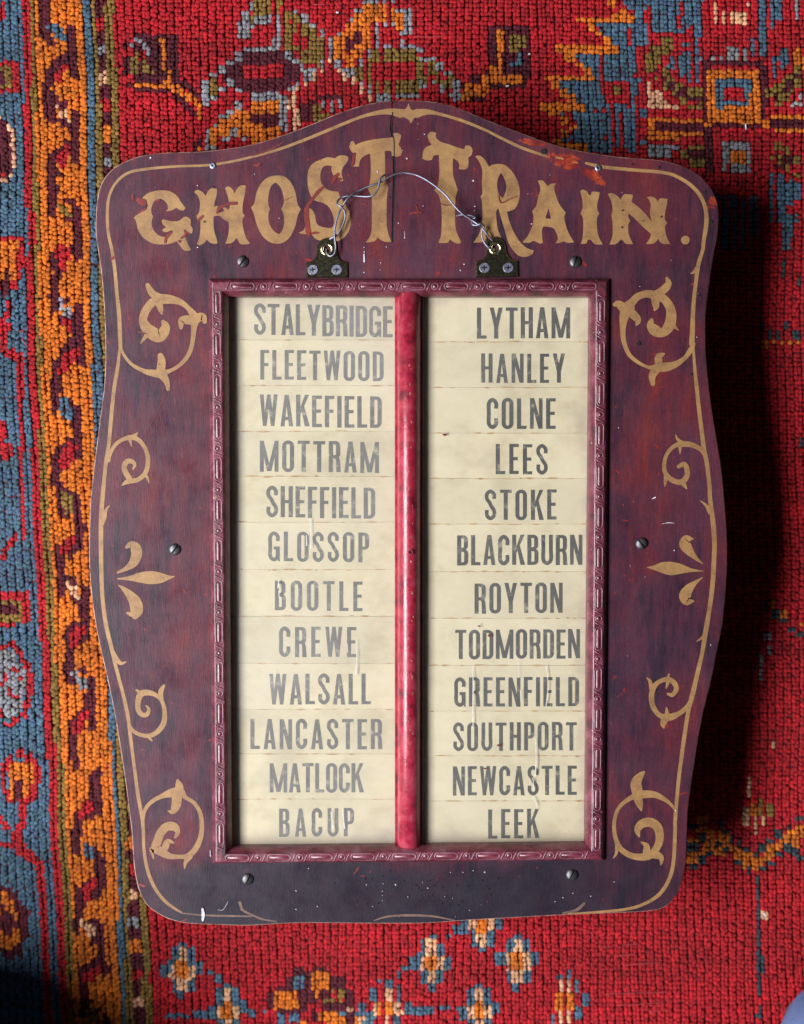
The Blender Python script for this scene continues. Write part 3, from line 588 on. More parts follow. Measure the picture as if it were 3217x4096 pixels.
me.polygons.add(nf); me.polygons.foreach_set('loop_start', np.arange(nf)*3); me.polygons.foreach_set('loop_total', np.full(nf, 3))
me.polygons.foreach_set('use_smooth', np.ones(nf, bool)); me.materials.append(M_WOOL); me.update(calc_edges=True)
colr = PAL[cd]*(1+rs.normal(0, 0.17, n))[:, None]
abr = 1+0.10*np.sin(syk/63.0+np.sin(sxk/400))+rs.normal(0, 0.05, 1200)[(syk/29).astype(int) % 1200]
colr = np.clip(colr*abr[:, None], 0.001, 1)
colr[:, 1:] *= (1+rs.normal(0, 0.06, (n, 2)))
vc = np.ones((n, NV, 4)); vc[:, :, :3] = colr[:, None, :]
at = me.color_attributes.new('dye', 'FLOAT_COLOR', 'POINT'); at.data.foreach_set('color', vc.ravel())
po = bpy.data.objects.new('pile', me); COL.objects.link(po); po.parent = RUG; po['kind'] = 'stuff'

# loose threads and lint caught on the pile
M_TH = simple('pale_red_thread', (0.34,0.02,0.03), (0.46,0.08,0.08), 500, 0.8); M_LINT = simple('white_lint', (0.55,0.53,0.56), (0.75,0.74,0.76), 500, 0.9)
def thread(crop, pts, m_, nm, r_=0.00035):
    t_ = MB(); tube(t_, [crop.P(x, y, 0.0007+0.0003*(i % 2)) for i, (x, y) in enumerate(pts)], r_, 5, 4); t_.obj(nm, m_, RUG, True)
for cr_, pts in ((C23,((350,1505),(480,1498),(620,1496),(780,1490))),(C23,((440,1580),(600,1572),(760,1560))),(C23,((650,1625),(800,1612))),(C23,((470,1170),(580,1160))),(C23,((450,1240),(560,1232))),(C23,((470,1310),(590,1296),(740,1290))),(C23,((300,1180),(400,1185))),
                 (C01,((130,560),(165,545),(150,590),(170,640),(195,660))),(C23,((190,1060),(240,1075),(265,1110),(225,1130))),(C23,((1530,1560),(1580,1600),(1560,1650))),(C10,((440,30),(520,34))),(C10,((1120,250),(1250,252),(1330,246)))):
    thread(cr_, pts, M_TH, 'loose_thread')
for cr_, pts in ((C2,((1308,845),(1312,885))),(C20,((40,590),(62,586))),(C10,((590,84),(606,86))),(C20,((195,368),(208,370))),(C23,((1432,950),(1448,975)))):
    thread(cr_, pts, M_LINT, 'lint', 0.0009)
# ================================================================== THE SIGN
SIGN = empty('painted_sign', (0, 0, 0), 'maroon wooden sign lettered in gold with two columns of town names, on the rug', 'sign')
# case behind the board
cs = MB(); slab(cs, [(CASE[0],CASE[2]),(CASE[1],CASE[2]),(CASE[1],CASE[3]),(CASE[0],CASE[3])], [], 0.0008, ZB-0.0185); cs.obj('case', M_DARKWOOD, SIGN)
outl = []
def o_(crop, s): outl.extend(crop.S(*[float(v) for v in t.split(',')]) for t in s.split())
o_(C00,'655,1600 657,1450 668,1340 695,1250 735,1190 790,1140 880,1092 1000,1057 1150,1042 1350,1036 1500,1022')
o_(C10,'0,990 200,932 400,857 600,775 750,725 860,700 955,690')
CR0 = len(outl)
o_(C10,'1075,685 1250,695 1400,730 1550,790 1700,852')
o_(C20,'150,910 300,965 450,1010 600,1040 800,1070 1000,1085 1150,1105 1280,1150 1380,1215 1450,1300 1490,1400 1496,1500 1485,1620')
o_(C21,'1095,0 1065,200 1040,400 1035,600 1045,800 1070,1020 1110,1280 1145,1500'); o_(C22,'1165,0 1180,200 1185,400 1175,600 1150,850 1110,1050 1070,1250 1020,1450 975,1700')
o_(C23,'920,200 910,400 900,600 870,750 820,850 750,912 650,937 500,947 250,957 0,968'); o_(C13,'1500,1000 1200,1020 900,1022 600,1020 300,1020')
o_(C03,'1700,1036 1500,1032 1300,1022 1180,1000 1080,955 1000,890 945,780 915,620 900,400 880,230 852,20')
o_(C02,'790,1500 740,1250 690,1030 650,830 620,600 608,350 615,100'); o_(C01,'620,1700 640,1500 665,1300 690,1100 710,950 720,780 718,550 705,300 685,100')
loopS = smooth_loop([p+(False,) for p in outl], 4)
loopW = [W(*p)[:2] for p in loopS]
# insert the long drying crack as a real slit running down from the top edge
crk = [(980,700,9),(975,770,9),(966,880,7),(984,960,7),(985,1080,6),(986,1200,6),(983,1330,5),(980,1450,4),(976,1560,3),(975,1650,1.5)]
ix = CR0*4
# find loop span around the crack
cxw = C10.P(980, 700)[0]
best = min(range(len(loopW)), key=lambda i: abs(loopW[i][0]-cxw)+(0 if loopW[i][1] > 0.3 else 9))
lw = [p for p in loopW]
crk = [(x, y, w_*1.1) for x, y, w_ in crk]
left_side = [C10.P(x-w_/2, y)[:2] for x, y, w_ in crk]; right_side = [C10.P(x+w_/2, y)[:2] for x, y, w_ in crk][::-1]
left_side[0] = (left_side[0][0], loopW[best][1]); right_side[-1] = (right_side[-1][0], loopW[best][1])
xa, xb = left_side[0][0], right_side[-1][0]
new = []
for i, p in enumerate(lw):
    if i == best: new += left_side + right_side
    elif abs(p[0]-cxw) < 0.0035 and p[1] > 0.3: continue
    else: new.append(p)
# bead frame
BO = [D(443.5,592), D(1295,592), D(1284,1826), D(452,1833)]
BO = [Vector(p[:2]) for p in BO]; SGN = [(1,-1),(-1,-1),(-1,1),(1,1)]
def corner(i, u): return (BO[i].x+SGN[i][0]*u, BO[i].y+SGN[i][1]*u*(0.90 if i < 2 else 0.80))
hole = [corner(i, 0.010) for i in range(4)]
bd = MB(); slab(bd, new, [hole], ZB-0.018, ZB, 0.0009, 0, 1)
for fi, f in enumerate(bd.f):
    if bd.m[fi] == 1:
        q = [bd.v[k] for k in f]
        if all(abs(a[0]-cxw) < 0.006 for a in q) and min(a[1] for a in q) > 0.2 : bd.m[fi] = 2  # slit walls coloured black for the dark inside
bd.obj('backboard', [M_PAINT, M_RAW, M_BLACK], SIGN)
ZP = ZB-0.0135                                   # paper plane
prof = [(0.0,0.0002),(0.0003,0.0018),(0.0018,0.0042),(0.0036,0.0061),(0.0050,0.0068),(0.0140,0.0070),(0.0152,0.0060),(0.0170,0.0034),(0.0190,0.0000),(0.0204,-0.0030),(0.0207,-0.0134)]
UMID = 0.0095; ZTOP = ZB+0.0070
PILLH = 0.0035
def pill_ring(L_, h, r, zoff=0.0):
    """closed path round a pill of length L_ and half width h"""
    pts = []
    for s, a0 in ((1, -math.pi/2), (-1, math.pi/2)):
        for k in range(7):
            a = a0+math.pi*k/6; pts.append((s*(L_/2-h)+h*math.cos(a), h*math.sin(a), zoff))
    return pts
pm = MB(); tube(pm, pill_ring(0.0250, 0.0036, 0), 0.0006, 6, 1, True)
# sunk tongue inside the rim: a low dome
pp = [(x*0.93, y*0.8) for x, y, z in pill_ring(0.0240, 0.0033, 0)]
cv = [(x, y, -0.0007) for x, y in pp]; cv2 = [(x*0.9, y*0.45, 0.0004) for x, y in pp]; npp = len(pp)
pm.add(cv+cv2, [(i, (i+1) % npp, npp+(i+1) % npp, npp+i) for i in range(npp)]+[tuple(range(npp, 2*npp))], 1)
PILL_ME = {}
rm = MB(); tube(rm, [(0.0034*math.cos(a), 0.0034*math.sin(a), 0) for a in [2*math.pi*k/14 for k in range(14)]], 0.00055, 6, 1, True)
lathe(rm, [(0.0026,-0.0006),(0.0018,0.0003),(0.0001,0.0005)], seg=12, mi=1)
tw = MB()                                         # the slanting twist rib between pill and ring
tube(tw, [(-0.0022,-0.0042,-0.0012),(-0.0012,-0.0026,0.0001),(0.0004,0.0004,0.0002),(0.0016,0.0030,0.0001),(0.0030,0.0044,-0.0012)], 0.0006, 6, 4)
sides = []
for i in range(4):
    j = (i+1) % 4; vs = []
    for u, z in prof: vs += [corner(i, u)+(ZB+z,), corner(j, u)+(ZB+z,)]
    low = (i == 2)
    s = mesh('bead_moulding', vs, [(2*k, 2*k+1, 2*k+3, 2*k+2) for k in range(len(prof)-1)], M_BEADLOW if low else M_BEAD, SIGN, False,
             'dusty worn bottom rail of the carved bead frame' if low else None)
    # outer normals up
    s.data.polygons.foreach_set('use_smooth', [k in (1,2,3,5,6,7,8) for k in range(len(prof)-1)])
    sides.append(s)
PITCH = 0.0440
protos = {}
for i in range(4):
    j = (i+1) % 4; low = (i == 2); mm_ = M_BEADLOW if low else M_BEAD
    a = Vector(corner(i, UMID)); b = Vector(corner(j, UMID)); d = (b-a); Ln = d.length; d.normalize(); rz = math.atan2(d.y, d.x)
    nrep = int(round(Ln/PITCH)); st = Ln/nrep
    key = 'low' if low else 'hi'
    for r in range(nrep):
        for kind, off in (('ring', 0.10), ('pill', 0.60), ('twist', 0.955), ('twist', 0.245)):
            t = (r+off)*st
            if t < 0.006 or t > Ln-0.006 or (kind == 'pill' and (t < 0.016 or t > Ln-0.016)): continue
            p = a+d*t; loc = (p.x, p.y, ZTOP+0.0001+(0 if kind != 'twist' else 0.0001))
            nm = {'ring': 'carved_ring', 'pill': 'carved_pill', 'twist': 'carved_twist'}[kind]
            if (kind, key) not in protos:
                o = {'ring': rm, 'pill': pm, 'twist': tw}[kind].obj(nm, [M_RIML if low else M_RIM, mm_], sides[i], True)
                o.location = loc; o.rotation_euler = (0, 0, rz); protos[(kind, key)] = o
            else: dup(protos[(kind, key)], loc, rz, sides[i])
# stain sheet behind paper strips, strips with slightly open joints
IN = [corner(i, 0.0180) for i in range(4)]
st_ = MB(); slab(st_, [corner(i, 0.012) for i in range(4)], [], ZP-0.006, ZP-0.0012); st_.obj('backing_sheet', M_STAIN, SIGN)
xl0 = D(470,0)[0]; 
jy = [620,722,819,916,1012,1109,1210,1309,1409,1506,1601,1697,1800]
H_ = {}
def glyph(ch):
    """pieces (loops) of a condensed grotesque capital, height 1; returns width, [loops]"""
    s = 0.135; h = 0.105
    def R(x0, y0, x1, y1): return [[(x0,y0),(x1,y0),(x1,y1),(x0,y1)]]
    def stad(x0, y0, x1, y1, r, n=7):
        r = min(r, (x1-x0)/2, (y1-y0)/2); P = []
        for cx, cy, a0 in ((x1-r,y1-r,0),(x0+r,y1-r,90),(x0+r,y0+r,180),(x1-r,y0+r,270)):
            P += [(cx+r*math.cos(math.radians(a0+90*k/n)), cy+r*math.sin(math.radians(a0+90*k/n))) for k in range(n+1)]
        return P
    def dee(x0, y0, x1, y1, r, n=7):
        P = [(x0,y1),(x0,y0)]
        for cx, cy, a0 in ((x1-r,y0+r,270),(x1-r,y1-r,0)):
            P += [(cx+r*math.cos(math.radians(a0+90*k/n)), cy+r*math.sin(math.radians(a0+90*k/n))) for k in range(n+1)]
        return P
    def Q(*p): return [list(p)]
    def arc(path, wd):
        P = smooth_loop([p+(False,) for p in path], 5, closed=False); a, b = [], []
        for i, p in enumerate(P):
            q0, q1 = P[max(0,i-1)], P[min(len(P)-1,i+1)]; dx, dy = q1[0]-q0[0], q1[1]-q0[1]; l = math.hypot(dx,dy) or 1
            a.append((p[0]-dy/l*wd/2, p[1]+dx/l*wd/2)); b.append((p[0]+dy/l*wd/2, p[1]-dx/l*wd/2))
        return [a+b[::-1]]
    if ch == 'A': w_=0.40; return w_, [Q((0,0),(s*.95,0),(w_/2+.01,.86),(w_/2+.06,1),(w_/2-.065,1)), Q((w_-s*.95,0),(w_,0),(w_/2+.065,1),(w_/2-.05,1)), R(.09,.2,w_-.09,.2+h)]
    if ch == 'B': w_=0.37; return w_, [[dee(0,0,w_,.54,.15), dee(s,h,w_-s,.54-h*.8,.05)], [dee(0,.5,w_-.015,1,.15), dee(s,.5+h*.8,w_-s-.01,1-h,.05)]]
    if ch == 'C': w_=0.37; return w_, [arc([(w_-s/2,.66),(w_-s/2,.84),(w_/2,.945),(s/2,.83),(s/2,.5),(s/2,.17),(w_/2,.055),(w_-s/2,.16),(w_-s/2,.34)], s*.95)]
    if ch == 'D': w_=0.37; return w_, [[dee(0,0,w_,1,.18), dee(s,h,w_-s,1-h,.06)]]
    if ch == 'E': w_=0.31; return w_, [R(0,0,s,1), R(s,0,w_,h), R(s,.455,w_-.03,.455+h), R(s,1-h,w_,1)]
    if ch == 'F': w_=0.30; return w_, [R(0,0,s,1), R(s,.455,w_-.03,.455+h), R(s,1-h,w_,1)]
    if ch == 'G': w_=0.385; return w_, [arc([(w_-s/2,.68),(w_-s/2,.84),(w_/2,.945),(s/2,.83),(s/2,.5),(s/2,.17),(w_/2,.055),(w_-s*.66,.13),(w_-s/2,.27)], s*.92), R(w_-s,.24,w_,.50), R(w_/2-.01,.50-h,w_-s,.50), R(w_-s*.42,0,w_,.25)]
    if ch == 'H': w_=0.39; return w_, [R(0,0,s,1), R(w_-s,0,w_,1), R(s,.45,w_-s,.45+h)]
    if ch == 'I': return s, [R(0,0,s,1)]
    if ch == 'K': w_=0.41; return w_, [R(0,0,s,1), Q((s,.38),(s,.60),(w_-s*.95,1),(w_,1)), Q((w_-s,0),(w_+.02,0),(.245,.66),(.165,.55))]
    if ch == 'L': w_=0.31; return w_, [R(0,0,s,1), R(s,0,w_,h)]
    if ch == 'M': w_=0.60; return w_, [R(0,0,s*.95,1), R(w_-s*.95,0,w_,1), Q((s*.9,1),(0.02,1),(w_/2-.07,0.02),(w_/2+.05,.02),(w_/2,.26)), Q((w_-s*.9,1),(w_/2-.04,.1),(w_/2+.07,.02),(w_-.02,1))]
    if ch == 'N': w_=0.41; return w_, [R(0,0,s*.9,1), R(w_-s*.9,0,w_,1), Q((0.01,1),(w_-s,0),(w_-.01,0),(s,1))]
    if ch == 'O': w_=0.385; return w_, [[stad(0,-.01,w_,1.01,.19), stad(s,h,w_-s,1-h,.06)]]
    if ch == 'P': w_=0.36; return w_, [R(0,0,s,.45), [dee(0,.42,w_,1,.16), dee(s,.42+h,w_-s,1-h,.05)]]
    if ch == 'R': w_=0.38; return w_, [R(0,0,s,.46), [dee(0,.44,w_-.01,1,.15), dee(s,.44+h,w_-s-.01,1-h,.05)], Q((w_-s,0),(w_+.005,0),(w_-.02,.36),(w_-.06,.5),(w_-.19,.5),(w_-s-.01,.36))]
    if ch == 'S': w_=0.37; return w_, [arc([(w_-s/2,.70),(w_-s/2,.85),(w_/2,.95),(s/2,.86),(s/2,.70),(.15,.58),(w_-.15,.44),(w_-s/2,.31),(w_-s/2,.15),(w_/2,.05),(s/2,.15),(s/2,.33)], s*.9)]
    if ch == 'T': w_=0.38; return w_, [R(w_/2-s/2,0,w_/2+s/2,1-h), R(0,1-h,w_,1)]
    if ch == 'U': w_=0.385; return w_, [arc([(s/2,1),(s/2,.5),(s/2,.17),(w_/2,.055),(w_-s/2,.17),(w_-s/2,.5),(w_-s/2,1)], s*.95)]
    if ch == 'W': w_=0.56; return w_, [Q((.0,1),(s*.9,1),(.185,.05),(.20,0),(.1,0)), Q((.1,0),(.21,0),(w_/2+.06,1),(w_/2-.05,1)), Q((w_/2-.05,1),(w_/2+.06,1),(w_-.1,0),(w_-.21,0)), Q((w_-.21,0),(w_-.1,0),(w_,1),(w_-s*.9,1))]
    if ch == 'Y': w_=0.42; return w_, [Q((0,1),(s,1),(w_/2+.05,.42),(w_/2-.068,.38)), Q((w_,1),(w_-s,1),(w_/2-.05,.42),(w_/2+.068,.38)), R(w_/2-.067,0,w_/2+.067,.46)]
    raise KeyError(ch)
WORDS = [[('STALYBRIDGE',540,834,648,714,4),('FLEETWOOD',553,815,745,808,3),('WAKEFIELD',552,811,840,907,3),('MOTTRAM',552,805,937,1003,2),('SHEFFIELD',566,797,1034,1100,2),('GLOSSOP',570,784,1130,1193,2),('BOOTLE',584,770,1234,1297,1),('CREWE',593,757,1331,1395,0),('WALSALL',572,788,1431,1496,0),('LANCASTER',532,812,1527,1591,0),('MATLOCK',573,772,1621,1683,0),('BACUP',593,752,1716,1776,-1)],
         [('LYTHAM',1013,1211,653,719,0),('HANLEY',1022,1200,751,813,0),('COLNE',1034,1180,846,911,0),('LEES',1053,1163,943,1007,0),('STOKE',1030,1182,1040,1104,-1),('BLACKBURN',971,1237,1136,1200,-1),('ROYTON',1008,1195,1238,1302,-1),('TODMORDEN',967,1232,1337,1399,-1),('GREENFIELD',965,1230,1438,1500,-1),('SOUTHPORT',963,1225,1534,1594,-1),('NEWCASTLE',962,1225,1627,1689,-1),('LEEK',1037,1145,1718,1780,-1)]]
for col in range(2):
    xa, xb = ((470, 858), (872, 1272))[col]
    for k, (word, x0, x1, y0, y1, sk) in enumerate(WORDS[col]):
        ya, yb = jy[k], jy[k+1]
        if col == 1: ya += 4; yb += 4
        a = D(xa, ya, ZP); b = D(xb, yb, ZP)
        ax0, ax1 = max(a[0], IN[0][0]-0.003), min(b[0], IN[1][0]+0.003)
        ytop, ybot = a[1]-0.00004, b[1]+0.00004
        nseg = 14; s_ = MB(); top = []; bot = []
        for q in range(nseg+1):
            x = ax0+(ax1-ax0)*q/nseg
            top.append((x, ytop-0.00016*random.random())); bot.append((x, ybot+0.00016*random.random()))
        zt = ZP+random.uniform(-0.0003, 0.0003)
        slab(s_, bot+top[::-1], [], ZP-0.0010, zt)
        strip = s_.obj('destination_strip', M_PAPER, SIGN, False, 'paper strip printed '+word)
        gs = [glyph(c) for c in word]; h = y1-y0
        tot = sum(g[0] for g in gs)*h; W_ = x1-x0; gap = (W_-tot)/(len(word)-1); sx = 1.0
        if gap < 0.055*h: sx = (W_-0.055*h*(len(word)-1))/tot; gap = 0.055*h
        t_ = MB(); cx = x0; z = zt+0.00012; pc = 0
        bold = 0
        for g, pcs in gs:
            dyj = random.uniform(-0.6, 0.6)
            for pc_i, loops in enumerate(pcs):
                lw_ = []
                for l in loops:
                    lw_.append([D(cx+p[0]*h*sx, y1+dyj-p[1]*h+sk*((cx-x0)/W_-0.5)*1.6, ZP)[:2] for p in l])
                sheet(t_, lw_, z+0.00002*pc_i)
            cx += g*h*sx+gap
        t_.obj('lettering', M_INKL if col == 0 else M_INKR, strip)
# glue stains along the joints of the strips
sm = MB()
for col in range(2):
    xa, xb = ((490, 838), (905, 1253))[col]
    for k in range(1, 12):
        y = jy[k]+(4 if col else 0); x = xa+random.uniform(0, 20)
        while x < xb-10:
            l = random.uniform(4, 34)
            if random.random() < 0.62:
                x2 = min(x+l, xb-4); yy = y+random.uniform(-0.6, 0.9)
                p, q = D(x, yy, ZP), D(x2, yy+random.uniform(-0.5, 0.5), ZP); mdl = ((p[0]+q[0])/2, (p[1]+q[1])/2+random.uniform(-.0002,.0002))
                brush(sm, [p[:2]+(0.0003,), mdl+(random.uniform(0.0008, 0.0019),), q[:2]+(0.0003,)], ZP+0.00045, 3)
            x += l+random.uniform(2, 22)
go = sm.obj('glue_stain', simple('rusty_glue', (0.30,0.15,0.05), (0.52,0.36,0.18), 200, 0.8, (1,1,1), 0), SIGN)
# panes
for xa, xb, m_, lb in ((468, 852, M_GLASSL, 'left pane with a pale glare film over the first column of names'), (884, 1275, M_GLASSR, 'clearer right pane over the second column of names')):
    a = D(xa, 0, ZP); b = D(xb, 0, ZP); x0 = max(a[0], IN[0][0]-0.002); x1 = min(b[0], IN[1][0]+0.002)
    g = MB(); slab(g, [(x0, IN[3][1]-0.003), (x1, IN[2][1]-0.003), (x1, IN[1][1]+0.003), (x0, IN[0][1]+0.003)], [], ZP+0.0012, ZP+0.0030, 0, 0, 1); g.obj('glass_pane', [m_, M_CLEAR], SIGN, False, lb)
# divider bar
xc = D(869, 1000, ZB+0.004)[0]; yt, yb_ = BO[0].y-0.0125, BO[3].y+0.0135
vs, fs = [], []; RBW = 0.0124; ns = 18
ys = [yt, yt-0.003, yt-0.2, yt-0.4, yb_+0.006, yb_]; zs = [0.55, 1, 1, 1, 1, 0.5]
for y, zf in zip(ys, zs):
    for k in range(ns+1):
        a = math.pi*k/ns; vs.append((xc-RBW*math.cos(a), y, ZP+0.0032+(0.0172*math.sin(a)**0.85)*zf))
for i in range(len(ys)-1):
    for k in range(ns): a = i*(ns+1)+k; fs.append((a, a+ns+1, a+ns+2, a+1))
fs += [tuple(range(ns+1)), tuple(range((len(ys)-1)*(ns+1), len(ys)*(ns+1)))[::-1]]
bar = mesh('divider_bar', vs, fs, M_BAR, SIGN, True)
lp = MB()
for sgn in (-1, 1): slab(lp, [(xc+sgn*0.0118, yb_), (xc+sgn*0.0152, yb_), (xc+sgn*0.0152, yt), (xc+sgn*0.0118, yt)], [], ZP+0.0030, ZP+0.0048, 0.0006)
lp.obj('divider_fillet', M_BAR, SIGN)
# chips on the bar ridge
ch = MB()
for (x, y, l) in ((1110,50,60),(1100,150,50),(1100,640,16),(1100,1160,60),(1110,1210,40),(1095,1500,30),(1105,1570,70),(1095,1650,40),(1120,1600,30),(1100,-900,60),(1095,-760,90),(1098,-560,60),(1104,-380,50),(1100,-200,80),(1092,-80,30),(1100,260,40),(1096,450,70),(1102,820,50),(1094,980,60),(1096,1100,30),(1100,1330,50)):
    for q in range(2):
        px_, py_ = x+random.uniform(-14, 14), y+random.uniform(-l/2, l/2)
        p = C12.P(px_, py_, ZB+0.007); u = (p[0]-xc)/RBW; zz = ZP+0.0032+0.0172*max(0, 1-u*u)**0.425+0.0001
        r = random.uniform(0.0006, 0.0016); pts = [(p[0]+r*random.uniform(.4,1)*math.cos(t*1.05), p[1]+r*1.6*random.uniform(.4,1)*math.sin(t*1.05), zz) for t in range(6)]
        pts = [(a, b, ZP+0.0032+0.0172*max(0, 1-((a-xc)/RBW)**2)**0.425+0.00015) for a, b, c in pts]
        ch.add(pts, [tuple(range(6))])
ch.obj('paint_chip', simple('chipped_wood', (0.10,0.02,0.02), (0.52,0.26,0.17), 260, 0.7), bar)
hc = C12.P(1097, 357, ZB+0.0085)
hm = MB(); lathe(hm, [(0.0029,-0.0006),(0.0026,0.0002),(0.0019,0.0002)], hc[0], hc[1], 16, 0); lathe(hm, [(0.0019,0.0002),(0.0018,-0.0004),(0.0001,-0.0006)], hc[0], hc[1], 16, 1)
hm.v = [(x, y, z+ZB+0.0082) for x, y, z in hm.v]; hm.obj('screw_hole', [M_BAR, M_BLACK], bar)

# ------------------------------------------------------------------ gold lining, scrolls and head lettering
ZG = ZB+0.00012
ln = MB()
def line(crops, z=ZG, wd=11, name='lining'):
    P = []
    for crop, s in crops:
        for t in s.split():
            v = [float(q) for q in t.split(',')]; p = crop.P(v[0], v[1]); P.append(p[:2]+(crop.w(v[2] if len(v) > 2 else wd*1.708),))
    mb = MB(); brush(mb, P, z, 5); mb.obj(name, M_GOLD, SIGN)
line([(C01,'825,690,26 815,450,28 800,300,24 785,130,24 765,0,22'),(C00,'750,1640,20 737,1560,20 735,1430,20 750,1330,18 800,1240,18 880,1180,18 1000,1155,18 1200,1137,16 1400,1130,16 1550,1110,16 1700,1077,16'),(C10,'200,1020,18 400,945,20 600,862,20 750,802,20 850,775,26 950,762,40 1030,775,60')])
line([(C10,'1140,775,60 1210,765,36 1300,780,20 1450,825,20 1600,885,18 1700,935,18'),(C20,'150,1010,20 320,1068,16')], ZG+0.00002)
line([(C20,'385,1075,10 430,1085,12')], ZG, 6); line([(C20,'500,1108,8 530,1112,8')], ZG, 6)
line([(C20,'590,1115,18 700,1140,22 900,1160,22 1100,1177,22 1200,1202,22 1300,1262,24 1370,1340,26 1405,1430,26 1410,1530,30 1392,1650,26'),(C21,'1015,0,24 985,100,28 965,250,26 950,400,28 945,550,34 940,640,36')], ZG)
line([(C21,'950,660,16 960,800,22 975,950,26 997,1150,28 1022,1350,30 1042,1450,30 1060,1600,28'),(C22,'1066,0,30 1085,150,34 1095,300,32 1090,450,32 1080,600,32 1060,750,30 1035,900,34 1010,1050,28 980,1180,30 945,1330,34 915,1450,28 885,1650,28'),(C23,'855,0,26 840,150,26 828,300,26 825,420,26 815,600,26 785,720,26 720,820,26 620,885,22 500,922,20 330,940,16 100,955,10')], ZG+0.00004)
line([(C01,'818,680,16 805,800,24 780,950,26 760,1150,26 745,1320,26 725,1450,26 715,1550,26'),(C02,'700,0,30 692,150,32 692,400,30 700,650,28 725,850,28 760,1000,28 790,1130,24 830,1280,24 870,1450,26 890,1600,24'),(C03,'925,0,24 945,150,26 970,290,24 980,400,22 985,520,22 1010,660,24 1060,780,24 1130,870,22 1200,922,18 1240,945,10')], ZG+0.00004)
def diamond():
    pts = 'x'
    mb = MB(); P = parse('1085,705* 1100,745 1150,762* 1160,790* 1125,805 1100,845* 1085,820 1050,800* 1010,780* 1030,752 1065,742')
    sheet(mb, [[C10.P(x, y)[:2] for x, y in smooth_loop(P, 4)]], ZG+0.00007); mb.obj('lining_finial', M_GOLD, SIGN)
diamond()
mdull = simple('rubbed_gold', (0.07,0.045,0.045), (0.17,0.095,0.06), 90, 0.6)
for cr_, st_l in ((C13,[[(-60,925,12),(0,955,14),(80,990,14),(180,1008,8)],[(850,1000,8),(950,972,14),(1100,965,16),(1250,972,14),(1400,1000,8)]]),
                (C03,[[(1240,950,8),(1400,965,12),(1600,970,12),(1720,972,10)],[(1640,880,22),(1660,930,14),(1708,960,8)]]), (C23,[[(205,885,18),(150,930,22),(60,950,12)]])):
    for j, st1 in enumerate(st_l):
        fm = MB(); strokes(fm, cr_, [st1], ZG+0.00006*j+0.00003); fm.obj('rubbed_lining', mdull, SIGN)
